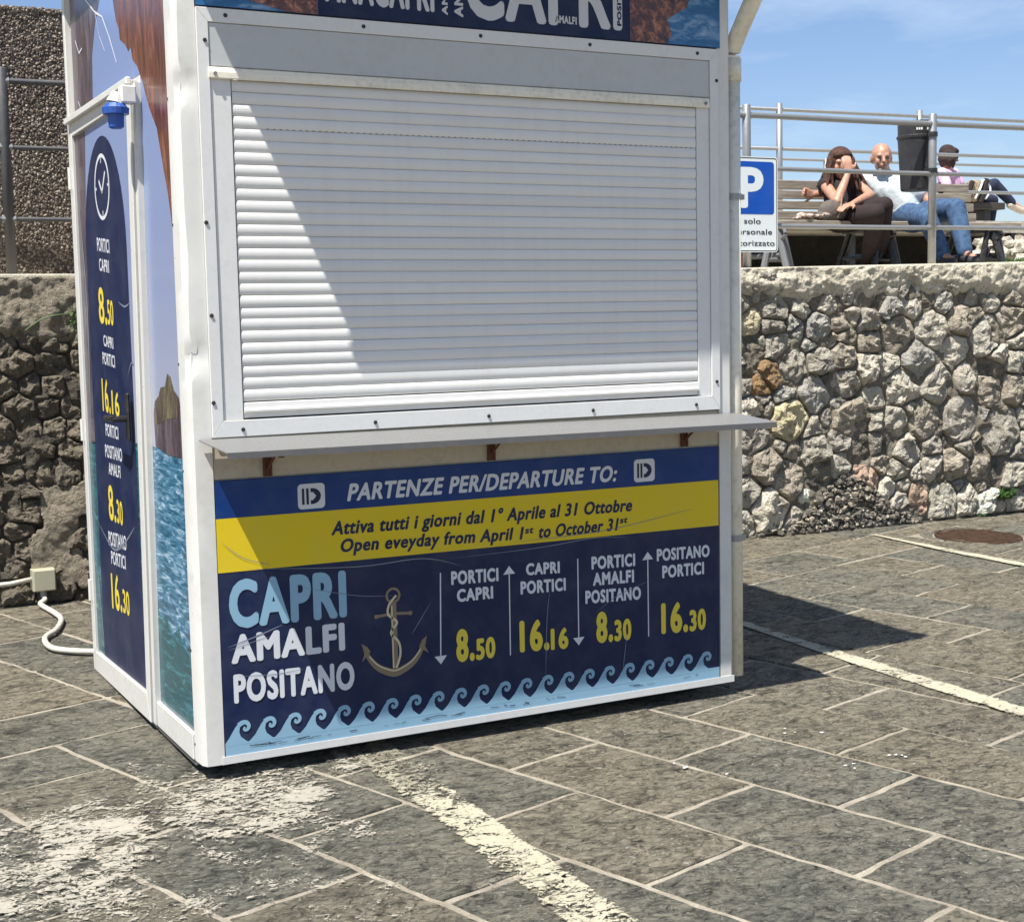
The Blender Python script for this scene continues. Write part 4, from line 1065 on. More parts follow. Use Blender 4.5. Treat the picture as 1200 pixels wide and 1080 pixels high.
def clock(bm):
    cy, cz = 1.085, 1.94
    def rib(pts, w):
        pts = [Vector(p) for p in pts]
        for i in range(len(pts)-1):
            t = (pts[i+1]-pts[i]).normalized(); nn = Vector((-t.y, t.x))*w/2
            vs = [bm.verts.new((dt, q.x, q.y)) for q in (pts[i]+nn, pts[i+1]+nn, pts[i+1]-nn, pts[i]-nn)]; bm.faces.new(vs)
    rib([(cy+.122*math.cos(t*math.pi/18), cz+.118*math.sin(t*math.pi/18)) for t in range(37)], .015)
    rib([(cy, cz-.02), (cy+.05, cz+.028)], .014); rib([(cy+.004, cz-.022), (cy-.062, cz+.052)], .014)
    for t in range(4):
        c_, s_ = math.cos(t*math.pi/2), math.sin(t*math.pi/2); rib([(cy+.112*c_, cz+.108*s_), (cy+.094*c_, cz+.09*s_)], .01)
part('clock_symbol', M['p_white'], door, clock)
for s, a, b, c, d, h, col, st in D['side_text']:
    lettering('lettering', s, (a, b), (c, d), h, TC[col], door, 'b', 'side', dt, .03)
def film(bm):
    for pts, w in (([(1.53, 1.93), (1.46, 1.5), (1.50, 1.0)], .018), ([(1.48, .62), (1.2, .53), (1.0, .57), (.8, .66)], .012), ([(.9, 1.5), (.8, 1.48), (.72, 1.49)], .008), ([(.80, 1.22), (.74, 1.27), (.70, 1.27)], .008), ([(1.50, .40), (1.45, .12)], .012)):
        sp = spline([(a, b, 0) for a, b in pts], 6); nn_ = len(sp)
        for i in range(nn_-1):
            p, q = sp[i], sp[i+1]; t = (q-p).normalized(); k = Vector((-t.y, t.x, 0))*w*.5*math.sin(math.pi*(i+.5)/nn_)
            bm.faces.new([bm.verts.new((dt-.0005, v.x, v.y)) for v in (p+k, q+k, q-k, p-k)])
tag(part('film_crease', M['crease'], door, film), None, None, None, 'stuff')
# handle
hd = part('door_handle', M['black'], door, lambda bm: box(bm, SX-.034, SX-.0225, .735, .775, .985, 1.165, .006))
part('handle_lever', M['black'], door, lambda bm: (tube(bm, [(SX-.03, .755, 1.07), (SX-.085, .755, 1.07)], .012, 10), tube(bm, [(SX-.082, .745, 1.072), (SX-.088, .80, 1.072), (SX-.080, .895, 1.068)], [.011, .012, .009], 10)))
# transom and narrow panel
tx = SX+.0035
part('transom_poster', M['ph_sky'], K, lambda bm: prism(bm, [(.455, 2.27), (1.585, 2.265), (1.585, KT-.01), (.455, KT-.01)], 'x', tx-.0012, tx+.0004))
tr = tx-.0018
def cracks(bm):
    for pts, w in (([(1.42, 2.79), (1.30, 2.69), (1.12, 2.60), (1.0, 2.56), (.90, 2.47), (.80, 2.36)], .010), ([(1.12, 2.60), (1.06, 2.50), (.98, 2.43)], .005), ([(1.50, 2.56), (1.44, 2.50), (1.38, 2.51)], .008), ([(1.50, 2.32), (1.45, 2.28)], .006)):
        for i in range(len(pts)-1):
            p, q = Vector(pts[i]), Vector(pts[i+1]); t = (q-p).normalized(); k = Vector((-t.y, t.x))*w*.5
            bm.faces.new([bm.verts.new((tr-.0012, v.x, v.y)) for v in (p+k, q+k*.7, q-k*.7, p-k)])
tag(part('film_crack', M['p_white'], K, cracks), None, None, None, 'stuff')
part('transom_rock', M['ph_rock2'], K, lambda bm: prism(bm, [(1.584, 2.266), (1.235, 2.267), (1.21, 2.45), (1.13, 2.56), (1.02, 2.64), (.99, KT-.011), (1.584, KT-.011)], 'x', tr, tx-.0013))
part('narrow_poster', M['ph_sky'], K, lambda bm: prism(bm, [(.108, .047), (vdiv(.05)-.045, .047), (vdiv(2.26)-.045, 2.269), (vdiv(2.26)-.045, KT-.01), (.128, KT-.01), (.112, 1.7)], 'x', tx-.0012, tx+.0004))
part('narrow_sea', M['ph_sea'], K, lambda bm: prism(bm, [(.1085, .048), (vdiv(.05)-.046, .048), (vdiv(.98)-.046, .982), (.112, .975)], 'x', tr, tx-.0013))
part('narrow_sea_deep', M['ph_sea2'], K, lambda bm: prism(bm, [(.1086, .0485), (vdiv(.05)-.0465, .0485), (vdiv(.4)-.0465, .40), (.50, .36), (.44, .39), (.36, .33), (.27, .37), (.19, .31), (.112, .34)], 'x', tr-.0006, tr-.0001))
part('hanging_rock', M['ph_rock'], K, lambda bm: prism(bm, [(.94, KT-.011), (.85, 2.66), (.78, 2.50), (.745, 2.47), (.735, 2.43), (.66, 2.40), (.62, 2.37), (.585, 2.38), (.56, 2.33), (.50, 2.30), (.44, 2.24), (.36, 2.14), (.27, 2.06), (.21, 1.93), (.16, 1.83), (.128, 1.73), (.126, 2.2), (.129, KT-.011)], 'x', tr-.0006, tx-.0014))
sr_ = part('sea_stack', M['ph_rock2'], K, lambda bm: prism(bm, [(.475, .985), (.482, 1.10), (.455, 1.145), (.40, 1.165), (.37, 1.195), (.31, 1.20), (.27, 1.245), (.23, 1.235), (.19, 1.19), (.14, 1.17), (.114, 1.12), (.112, .968), (.30, .965)], 'x', tr-.0012, tr-.0007))
part('sea_stack_top', M['ph_rock3'], K, lambda bm: prism(bm, [(.478, 1.06), (.480, 1.10), (.455, 1.144), (.40, 1.164), (.37, 1.194), (.31, 1.199), (.27, 1.244), (.23, 1.234), (.19, 1.189), (.15, 1.172), (.16, 1.10), (.30, 1.09), (.40, 1.07)], 'x', tr-.0018, tr-.0013))
for z in (-.02, .3, .9, 1.25, 1.7, 2.1):
    part('frame_screw', M['screw'], K, lambda bm: tube(bm, [(SX-.008, .09, z+.03), (SX+.002, .09, z+.03)], .004, 8))
kbox('bottom_strip', M['white'], SX-.012, SX+.003, .098, vdiv(0)-.04, -.045, .045, .002)
kbox('bottom_rail', M['steel'], SX-.004, SX+.010, .10, 1.6, -.066, -.047, .001)
# socket with blue connector hanging over the door corner
sk_y, sk_z = .47, 2.19
part('power_socket', M['white2'], K, lambda bm: (box(bm, SX-.070, SX-.018, sk_y-.026, sk_y+.026, 2.165, 2.225, .005)))
def plug(bm):
    x = SX-.085
    tube(bm, [(x, sk_y+.004, 2.165), (x, sk_y+.004, 2.150), (x, sk_y+.004, 2.149), (x, sk_y+.004, 2.128)], [.030, .042, .046, .044], 18)
    tube(bm, [(x, sk_y+.004, 2.128), (x, sk_y+.004, 2.085), (x, sk_y+.004, 2.080)], [.028, .026, .018], 14)
part('blue_connector', M['blue_plug'], K, plug)
part('socket_neck', M['white2'], K, lambda bm: tube(bm, [(SX-.075, sk_y+.004, 2.20), (SX-.085, sk_y+.004, 2.166)], [.02, .032], 14))

# ------------------------------------------------------------------ walls
def rock_patch(bm, poly, c, depth, seed, y_of, rough=.25, base=.03, fine=False):
    """a rubble stone: outline poly (wall coordinates x,z), bulging towards -y"""
    rr = random.Random(seed); n = len(poly); rmean = sum((p-c).length for p in poly)/n
    planes = []
    for k in range(3):
        t = rr.uniform(0, 6.28); g = rr.uniform(.05, .42); planes.append((Vector((math.cos(t), math.sin(t)))*g, depth*rr.uniform(.85, 1.15)))
    def H(p, t):
        q = p-c; h = min(a + g.dot(q) for g, a in planes)
        edge = (1-t**9)**.5 if t < 1 else 0.
        h = max(depth*.25, min(depth*1.3, h))*edge
        h += (noise.noise((p.x*16, p.y*16, seed*.37))*.40+noise.noise((p.x*38, p.y*38, seed*.7))*.26+noise.noise((p.x*90, p.y*90, seed*.7))*.12)*rough*(depth*1.3+.015)*2*(edge*.7+.3)
        return h
    rings = []
    for t in ((1.0, .95, .84, .70, .54, .36, .18) if fine else (1.0, .93, .78, .55, .28)):
        ring = []
        for p in poly:
            q = c+(p-c)*t; h = H(q, t) if t < 1 else -base
            if t == 1.: q = c+(p-c)*1.0
            ring.append(bm.verts.new((q.x, y_of(q.x)-h, q.y)))
        rings.append(ring)
    cv = bm.verts.new((c.x, y_of(c.x)-H(c, 0.), c.y))
    for a, b in zip(rings[:-1], rings[1:]):
        for i in range(n): bm.faces.new((a[i], a[(i+1) % n], b[(i+1) % n], b[i]))
    for i in range(n): bm.faces.new((rings[-1][i], rings[-1][(i+1) % n], cv))
def cell(seeds, i, grow=1.30, gap=.0035):
    x, z, r = seeds[i][:3]; c = Vector((x, z)); poly = [c+Vector((math.cos(t*math.pi/13), math.sin(t*math.pi/13)))*r*grow for t in range(26)]
    for j, s in enumerate(seeds):
        if j == i: continue
        dv = Vector((s[0], s[1]))-c; L = dv.length
        if L > r*grow+s[2]*grow+.1 or L < 1e-4: continue
        k = (L*L + r*r - s[2]*s[2])/(2*L); k = max(k, r*.3)
        nd = dv/L
        poly = clip_poly(poly, lambda p: (p-c).dot(nd)-(k-gap))
        if len(poly) < 3: return None
    poly = clip_poly(poly, lambda p: -(p.y-.0)+gz(3.)+.0)
    if len(poly) < 3: return None
    # resample evenly
    per = [(poly[(k+1) % len(poly)]-poly[k]).length for k in range(len(poly))]; T = sum(per); n = 24; out = []
    for k in range(n):
        s_ = T*k/n; a = 0
        while s_ > per[a] and a < len(per)-1: s_ -= per[a]; a += 1
        out.append(poly[a].lerp(poly[(a+1) % len(poly)], s_/max(per[a], 1e-6)))
    cc = sum(out, Vector((0, 0)))/n
    out = [cc+(p-cc)*(1+noise.noise((p.x*30, p.y*30, i*.3))*.10) for p in out]
    return out, cc
# right wall: traced stones + fill where the photo does not reach
WR = empty('rubble_wall', (5.9, wy(5.9), 0), 'tall retaining wall of grey limestone boulders under a cement capping, right of the kiosk', 'stone wall')
seedsR = [(s[0], s[1], s[2]*1.14, s[3]) for s in D['wall_r']]
rg = random.Random(5)
def filled(x, z, r, S): return all(math.hypot(x-s[0], z-s[1]) > (r+s[2])*.88 for s in S)
hid = []
for tr_ in range(5000):
    x = rg.uniform(1.6, 9.5); z = rg.uniform(.04, 1.60); r = rg.uniform(.055, .12)
    if 4.78 < x < 5.50 and z < .42-.9*abs(x-5.14)*.5: continue
    if abs(x-6.47) < .07 and abs(z-.20) < .14: continue
    if 4.33 < x < 6.66: r = rg.uniform(.036, .060)
    if math.sin(tr_*12.9)>-2 and filled(x, z, r, seedsR): seedsR.append((x, z, r, rg.choice('nnlgpnpd')))
wyf = lambda x: wy(x, .0)
bh = {k: bmesh.new() for k in SM}
for i, s in enumerate(seedsR):
    vis_s = 4.25 < s[0] < 6.85
    rs = cell(seedsR, i, 2.0 if s[2] > .045 else 1.5)
    if not rs: continue
    poly, c = rs; dep = (.026+min(.03, s[2]*.3))*rg.uniform(.75, 1.35)
    if s[3] == 'd': dep *= .35
    if not vis_s: rock_patch(bh[s[3]], poly, c, dep, i, wyf); continue
    bm = bmesh.new(); rock_patch(bm, poly, c, dep, i, wyf, rough=.34, fine=True)
    mesh_obj('wall_stone', bm, SM[s[3]], WR, False, (c.x, wyf(c.x), c.y))
for k, b in bh.items():
    if b.verts: tag(mesh_obj('wall_stone', b, SM[k], WR, False, (3, wy(3), .7)), None, None, None, 'stuff')
    else: b.free()
def core(bm, x0, x1, z0, z1, off, amp, nx, nz, thick=.4):
    V = []
    for j in range(nz+1):
        row = []
        for i in range(nx+1):
            x = x0+(x1-x0)*i/nx; z = z0+(z1-z0)*j/nz
            row.append(bm.verts.new((x, wy(x, off)+(noise.noise((x*9, z*9, 4.))+.5*noise.noise((x*23, z*23, 4.)))*amp, z)))
        V.append(row)
    for j in range(nz):
        for i in range(nx): bm.faces.new((V[j][i], V[j][i+1], V[j+1][i+1], V[j+1][i]))
part('wall_core', M['wallmortar'], WR, lambda bm: core(bm, 1.55, 9.6, -.1, 1.6, -.014, .035, 500, 100))
def cap_band(bm, x0, x1, ztop, zlow, nx, nz, off, lip, topd):
    """crumbling cement capping with an uneven lower edge; returns face + top"""
    V = []
    for i in range(nx+1):
        x = x0+(x1-x0)*i/nx; zt = ztop(x)+noise.noise((x*3, 0, 0))*.006; zl = zlow(x); col = []
        for j in range(nz+1):
            t = j/nz; z = zl+(zt-zl)*t
            prot = lip*(.35+.75*min(1, t*2.2)) + .020*(1-t)*min(1, t*4) + (noise.noise((x*4, z*8, 2.))*.020+noise.noise((x*15, z*20, 2.))*.016+noise.noise((x*38, z*45, 2.))*.009)*(1 if t < .97 else .3)
            if j == 0: prot = -.01
            col.append(bm.verts.new((x, wy(x, off)-prot, z)))
        col.append(bm.verts.new((x, wy(x, off)+topd, zt+.004))); V.append(col)
    for i in range(nx):
        for j in range(nz+1): bm.faces.new((V[i][j], V[i+1][j], V[i+1][j+1], V[i][j+1]))
def zlowR(x): return 1.51+noise.noise((x*2.2, 3., 0))*.07+noise.noise((x*7, 5., 0))*.075+noise.noise((x*25, 5., 0))*.025
ztR = lambda x: 1.69+.016*(x-4.34)*.9
o = part('wall_capping', M['plaster'], WR, lambda bm: cap_band(bm, 1.55, 9.6, ztR, zlowR, 900, 22, 0, .045, .30), True)
def captop(bm):
    n_ = 160; A = []
    for i in range(n_+1):
        x = 1.55+8.05*i/n_; e = noise.noise((x*8, 1, 1))*.006
        A.append([bm.verts.new((x, wy(x, -.040)+e, ztR(x)-.010)), bm.verts.new((x, wy(x, -.034)+e, ztR(x)+.006)), bm.verts.new((x, wy(x, .32), ztR(x)+.010))])
    for i in range(n_):
        for j in range(2): bm.faces.new((A[i][j], A[i+1][j], A[i+1][j+1], A[i][j+1]))
part('cap_edge', M['captop'], WR, captop)
# loose rubble in the hollow at the wall foot
def rubble(bm, seed, n0, s0, s1):
    rr = random.Random(seed)
    for k in range(n0):
        x = rr.gauss(5.15, .21); top = .40-.75*abs(x-5.15)+.08*noise.noise((x*6, 3, 3)); z = gz(3)+rr.random()**1.1*max(.04, top)
        s = rr.uniform(s0, s1)*(1.3 if rr.random() < .1 else 1); y = wy(x)-.010-max(0, .40-z)*.13+rr.uniform(-.012, .012)
        v = bmesh.ops.create_icosphere(bm, subdivisions=1, radius=s)['verts']
        sx_, sz_ = rr.uniform(.7, 1.5), rr.uniform(.5, 1.1)
        for q in v:
            q.co = Vector((q.co.x*sx_, q.co.y, q.co.z*sz_))*(1+noise.noise(q.co*60+Vector((k, 0, 0)))*.9)+Vector((x, y, z))
tag(part('rubble', SM['d'], WR, lambda bm: rubble(bm, 11, 520, .008, .022)), None, None, None, 'stuff')
tag(part('rubble', SM['p'], WR, lambda bm: rubble(bm, 12, 230, .008, .020)), None, None, None, 'stuff')
tag(part('rubble', SM['l'], WR, lambda bm: rubble(bm, 13, 130, .007, .017)), None, None, None, 'stuff')
def hollow(bm):
    n_ = 30
    V = [[bm.verts.new((4.68+.94*i/n_, wy(4.68+.94*i/n_)+.012-(1-j/8)*.075+noise.noise((i*.5, j*.6, 0))*.01, gz(3)-.02+(.46-.4*abs(4.68+.94*i/n_-5.15))*j/8)) for i in range(n_+1)] for j in range(9)]
    for j in range(8):
        for i in range(n_): bm.faces.new((V[j][i], V[j][i+1], V[j+1][i+1], V[j+1][i]))
part('rubble_bed', M['wallmortar'], WR, hollow)
# left wall: dark volcanic blocks in rough courses
WL = empty('rubble_wall', (.1, wy(.1), 0), 'dark volcanic rubble wall with crumbling render, left of the kiosk door', 'stone wall')
seedsL = []; rl = random.Random(3); z = .03; rowi = 0
def in_patch(x, z):
    # render patch left of the kiosk: wide in the middle, torn edges
    e = noise.noise((x*9, z*9, 8.))*.09+noise.noise((x*28, z*28, 8.))*.03
    if -.9 < x < .9 and .06 < z < .70:
        l = .03+(.03 if z > .35 else .0)+.6*max(0, z-.50)+e*.7
        r = .60 if z > .30 else .25+e
        return l < x < r and z < .60+e*.8 and z > .08-e*.6
    return False
while z < 1.36:
    h = rl.uniform(.085, .125); x = -2.6
    while x < 1.7:
        w = rl.uniform(.10, .19)
        if not in_patch(x+w/2, z+h/2): seedsL.append((x+w/2, z+h/2+rl.uniform(-.012, .012), (w+h)/4*rl.uniform(.85, 1.1), 'v'))
        x += w
    z += h
bhl = bmesh.new()
for i, s in enumerate(seedsL):
    rs = cell(seedsL, i, 1.7, .003)
    if not rs: continue
    poly, c = rs; dep = .020+s[2]*rl.uniform(.10, .35)
    if -.35 < s[0] < .55:
        bm = bmesh.new(); rock_patch(bm, poly, c, dep, i+900, wyf, rough=.50, fine=True); mesh_obj('wall_stone', bm, M['lava'], WL, False, (c.x, wyf(c.x), c.y))
    else: rock_patch(bhl, poly, c, dep, i+900, wyf, rough=.5)
tag(mesh_obj('wall_stone', bhl, M['lava'], WL, False, (0, wy(0), .7)), None, None, None, 'stuff')
part('wall_core', M['lavamortar'], WL, lambda bm: core(bm, -2.7, 1.6, -.1, 1.6, -.012, .035, 300, 110))
zlL = lambda x: 1.335+noise.noise((x*4, 9., 0))*.05+noise.noise((x*15, 5., 0))*.03
part('wall_render', M['plaster2'], WL, lambda bm: cap_band(bm, -2.7, 1.6, lambda x: 1.665, zlL, 500, 26, 0, .04, .30), True)
def capl(bm): box(bm, -2.7, 1.548, wy(0)-.045, wy(0)+.40, 1.662, 1.682, .004)
part('wall_capping', M['captop'], WL, capl)
def patch(bm):
    nx, nz = 150, 90; V = {}
    for j in range(nz+1):
        for i in range(nx+1):
            x = -.15+.85*i/nx; z = .02+.62*j/nz
            if in_patch(x, z) or (z < .6 and in_patch(x, z-.02)):
                hole = noise.noise((x*9, z*11, 20.))
                if hole > .42: continue
                V[i, j] = bm.verts.new((x, wy(x)-.035-noise.noise((x*6, z*6, 3.))*.02-noise.noise((x*25, z*25, 3.))*.006, z))
    for (i, j), v in V.items():
        q = [(i+1, j), (i+1, j+1), (i, j+1)]
        if all(k in V for k in q): bm.faces.new([v]+[V[k] for k in q])
    r = bmesh.ops.extrude_face_region(bm, geom=bm.faces[:])
    for g in r['geom']:
        if isinstance(g, bmesh.types.BMVert): g.co.y += .06
part('render_patch', M['plaster2'], WL, patch, True)
# weed stem on the left wall
def twig(bm):
    y = wy(.2)-.06
    tube(bm, spline([(.04, y, 1.40), (.12, y-.02, 1.455), (.20, y-.03, 1.475), (.27, y-.02, 1.478)], 6), .004, 6)
    tube(bm, spline([(.27, y-.01, 1.52), (.275, y-.02, 1.46), (.28, y-.02, 1.42)], 5), [.004]*8+[.006]*3, 6)
    for k in range(50):
        t = random.random(); c = Vector((.27+random.uniform(-.02, .02), y-.03+random.uniform(-.01, .01), 1.44+random.uniform(-.05, .05)))
        a = Vector((random.uniform(-1, 1), random.uniform(-1, 0), random.uniform(-1, 1))).normalized()*.014; b = Vector((random.uniform(-1, 1), random.uniform(-1, 1), random.uniform(-1, 1))).normalized()*.007
        bm.faces.new([bm.verts.new(c), bm.verts.new(c+a*.5+b), bm.verts.new(c+a), bm.verts.new(c+a*.5-b)])
tag(part('wall_weed', M['leaf'], None, twig), 'thin dark green weed trailing over the rendered top of the left wall', 'weed')
def tuft(bm, c, R0, n, h):
    for k in range(n):
        p = Vector(c)+Vector((random.gauss(0, R0), random.gauss(0, R0*.5), 0)); d = Vector((random.gauss(0, .5), random.gauss(0, .4)-.2, random.uniform(.4, 1))).normalized()*h*random.uniform(.5, 1.1)
        s = d.cross(Vector((random.uniform(-1, 1), random.uniform(-1, 1), .1))).normalized()*.006
        a = [p-s, p+s, p+d*.6+s*.9+Vector((0, 0, -.003)), p+d-Vector((0, 0, .01)), p+d*.6-s*.9]
        bm.faces.new([bm.verts.new(q) for q in a])
tag(part('wall_weed', M['leaf'], None, lambda bm: tuft(bm, (6.46, wy(6.46)-.03, .10), .035, 170, .10)), 'small green weed growing from a dark hole at the foot of the right wall', 'weed')
tag(part('wall_weed', M['leaf'], None, lambda bm: tuft(bm, (6.22, wy(6.22)-.07, .0), .012, 22, .03)), 'tiny yellowish weed in the paving joint at the foot of the wall', 'weed')
# pebbledash parapet on the left, upper terrace
part_ = None
def parapet(bm):
    x0, x1 = -4.0, 1.9; off0, off1 = .34, .62; nx, nz = 40, 20
    box(bm, x0, x1, wy(0, off0), wy(0, off1), 1.60, 3.06, .0)
pw = part('parapet_wall', M['pebble'], None, parapet); tag(pw, 'brown pebbledash parapet wall behind the railing, above the left wall', 'wall')
rr = random.Random(8); t_ = bmesh.new(); bmesh.ops.create_icosphere(t_, subdivisions=1, radius=1.)
tv = [v.co.copy() for v in t_.verts]; tf_ = [[v.index for v in f.verts] for f in t_.faces]; t_.free(); pv, pf = [], []
for k in range(11000):                                   # pebbles standing proud of the render
    x = rr.uniform(-.35, .62); z = rr.uniform(1.66, 3.075); s = rr.uniform(.0045, .0095); y = wy(0, .34)
    if rr.random() < .08: z = 3.06+rr.uniform(-.002, .006); y += rr.uniform(0, .03); s *= 1.5
    sc = (rr.uniform(.7, 1.4)*s, rr.uniform(.5, 1.)*s, rr.uniform(.7, 1.4)*s); n0 = len(pv)
    pv += [(q.x*sc[0]+x, q.y*sc[1], q.z*sc[2]+z-2.3) for q in tv]; pf += [[i+n0 for i in f] for f in tf_]
me = bpy.data.meshes.new('pebbles'); me.from_pydata(pv, [], pf); me.materials.append(M['pebble'])
o = bpy.data.objects.new('pebbles', me); link(o, pw); o.location = Vector((0, wy(0, .34), 2.3))-pw.location; tag(o, None, None, None, 'stuff')

# terrace behind the walls
tf = part('terrace', M['terrace'], None, lambda bm: prism(bm, [(-30, wy(-30, .28)), (1.5, wy(1.5, .28)), (40, wy(40, .28)), (40, 60), (-30, 60)], 'z', -.3, 1.655), False, (0, 3.4, 1.655))
tag(tf, 'raised terrace floor behind the retaining walls', None, None, 'structure')
# ------------------------------------------------------------------ junction box, pipe, cable
JB = empty('junction_box', (.065, wy(.065)-.05, .13), 'square cream junction box on the foot of the left wall', 'junction box')
part('box_body', M['box'], JB, lambda bm: box(bm, .008, .122, wy(0)-.095, wy(0)-.02, .075, .188, .004))
part('box_lid', M['box'], JB, lambda bm: box(bm, .012, .118, wy(0)-.103, wy(0)-.0955, .079, .184, .003))
part('cable_gland', M['galv'], JB, lambda bm: tube(bm, [(.062, wy(0)-.06, .076), (.062, wy(0)-.06, .045)], .017, 12))
tag(part('conduit', M['cable'], None, lambda bm: tube(bm, [(-1.6, wy(0)-.06, .118), (-.10, wy(0)-.06, .124), (.010, wy(0)-.06, .138)], .0125, 12), True), 'straight white conduit running along the left wall into the junction box', 'pipe')
g = D['gnd_ref']; cp = [(.062, wy(0)-.06, .05), (.060, 2.96, .03)]
for k in ('(48, 712)', '(64, 722)', '(72, 730)', '(66, 742)', '(53, 752)', '(60, 763)', '(85, 767)', '(117, 768)'):
    x, y = g[k]; cp.append((x, y, gz(y)+.018))
cp.append((.25, 1.72, gz(1.7)+.018))
tag(part('power_cable', M['cable'], None, lambda bm: tube(bm, spline(cp, 8), .0135, 12), True), 'thick white cable snaking over the paving from the junction box to the kiosk', 'cable')

# ------------------------------------------------------------------ front railing on the wall
RL = empty('railing', (4.46, wy(4.46, .12), 1.7), 'grey tubular three-rail handrail along the top of the wall, in front of the bench', 'railing')
for k in range(-2, 6):
    x = .02+1.482*k; y = wy(x, .12)
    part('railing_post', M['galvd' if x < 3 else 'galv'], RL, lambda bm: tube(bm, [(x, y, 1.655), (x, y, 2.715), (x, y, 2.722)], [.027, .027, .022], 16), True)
    for z in (2.655, 2.325, 1.965):
        part('rail_clamp', M['galv'], RL, lambda bm: tube(bm, [(x-.034, wy(x-.03, .12), z), (x+.034, wy(x+.03, .12), z)], .022, 10))
for z, rr_ in ((2.655, .019), (2.325, .015), (1.965, .015)):
    for xa, xb in ((-3.0, 1.49), (1.5, 9.0)):
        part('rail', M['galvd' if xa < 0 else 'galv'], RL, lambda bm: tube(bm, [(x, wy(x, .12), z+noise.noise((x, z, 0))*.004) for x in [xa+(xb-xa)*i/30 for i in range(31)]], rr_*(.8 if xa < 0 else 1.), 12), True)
# parking sign
SG = empty('parking_sign', (4.37, wy(4.37, .08), 2.08), 'white parking sign with a blue P clamped to the railing beside the kiosk', 'sign')
sx0, sx1, sz0, sz1 = 4.262, 4.668, 1.797, 2.393; sy = wy(4.37, .06)
part('sign_plate', M['p_signw'], SG, lambda bm: prism(bm, rrect(sx0, sx1, sz0, sz1, .022), 'y', sy, sy+.003))
def ring(bm):
    o = rrect(sx0+.006, sx1-.006, sz0+.006, sz1-.006, .018); i_ = rrect(sx0+.011, sx1-.011, sz0+.011, sz1-.011, .014)
    for k in range(len(o)):
        j = (k+1) % len(o); bm.faces.new([bm.verts.new((p[0], sy-.0008, p[1])) for p in (o[k], o[j], i_[j], i_[k])])
part('sign_border', M['p_black'], SG, ring)
part('blue_field', M['p_sign'], SG, lambda bm: prism(bm, rrect(sx0+.030, sx1-.030, 2.035, sz1-.030, .02), 'y', sy-.0010, sy-.0002))
lettering('lettering', 'P', (4.367, 2.072), (4.555, 2.072), .255, M['p_signw'], SG, 'b', 'front', sy-.0016, .05)
for s, x0, x1, z in (('solo', 4.402, 4.532, 1.975), ('personale', 4.312, 4.622, 1.908), ('autorizzato', 4.292, 4.642, 1.837)):
    lettering('lettering', s, (x0, z), (x1, z), .034, M['p_black'], SG, 'b', 'front', sy-.0010, .012)
# ------------------------------------------------------------------ litter bin on the railing
BN = empty('litter_bin', (5.86, wy(5.86, .24), 2.2), 'black plastic litter bin hung on the railing beside the middle post', 'litter bin')
bx_, by_ = 5.965, wy(5.965, .29)
part('bin_body', M['bin'], BN, lambda bm: tube(bm, [(bx_, by_, 2.225), (bx_, by_, 2.235), (bx_, by_, 2.58)], [.100, .106, .128], 28), False)
part('bin_rim', M['bin'], BN, lambda bm: (tube(bm, [(bx_, by_, 2.575), (bx_, by_, 2.59), (bx_, by_, 2.595)], [.134, .136, .13], 28), tube(bm, [(bx_, by_, 2.594), (bx_, by_, 2.665), (bx_, by_, 2.690), (bx_, by_, 2.694)], [.126, .128, .120, .09], 28)))
part('bin_slots', M['p_signw'], BN, lambda bm: [box(bm, bx_+math.sin(t)*.129-.005, bx_+math.sin(t)*.129+.005, by_-math.cos(t)*.129-.002, by_-math.cos(t)*.129+.004, 2.622, 2.638, 0) for t in (-.72, -.60, -.48, -.15, -.05, .05)])
part('bin_bracket', M['black'], BN, lambda bm: (tube(bm, [(5.945, wy(5.945, .12), 2.60), (5.945, wy(5.945, .12), 2.57)], .036, 14), tube(bm, [(5.945, wy(5.945, .12), 2.36), (5.945, wy(5.945, .12), 2.33)], .036, 14), box(bm, 5.93, 5.96, wy(5.9, .14), wy(5.9, .2), 2.31, 2.60, 0)))
# ------------------------------------------------------------------ terracotta pot
PT = empty('flower_pot', (4.62, wy(4.62, .42), 1.655), 'terracotta pot standing on the terrace below the parking sign', 'pot')
part('pot_body', M['terracotta'], PT, lambda bm: tube(bm, [(4.62, wy(4.62, .42), 1.656), (4.62, wy(4.62, .42), 1.84)], [.052, .075], 20), True)
part('pot_rim', M['terracotta'], PT, lambda bm: tube(bm, [(4.62, wy(4.62, .42), 1.84), (4.62, wy(4.62, .42), 1.875)], [.086, .088], 20))
part('pot_soil', M['rust'], PT, lambda bm: tube(bm, [(4.62, wy(4.62, .42), 1.872), (4.62, wy(4.62, .42), 1.879)], .078, 20))
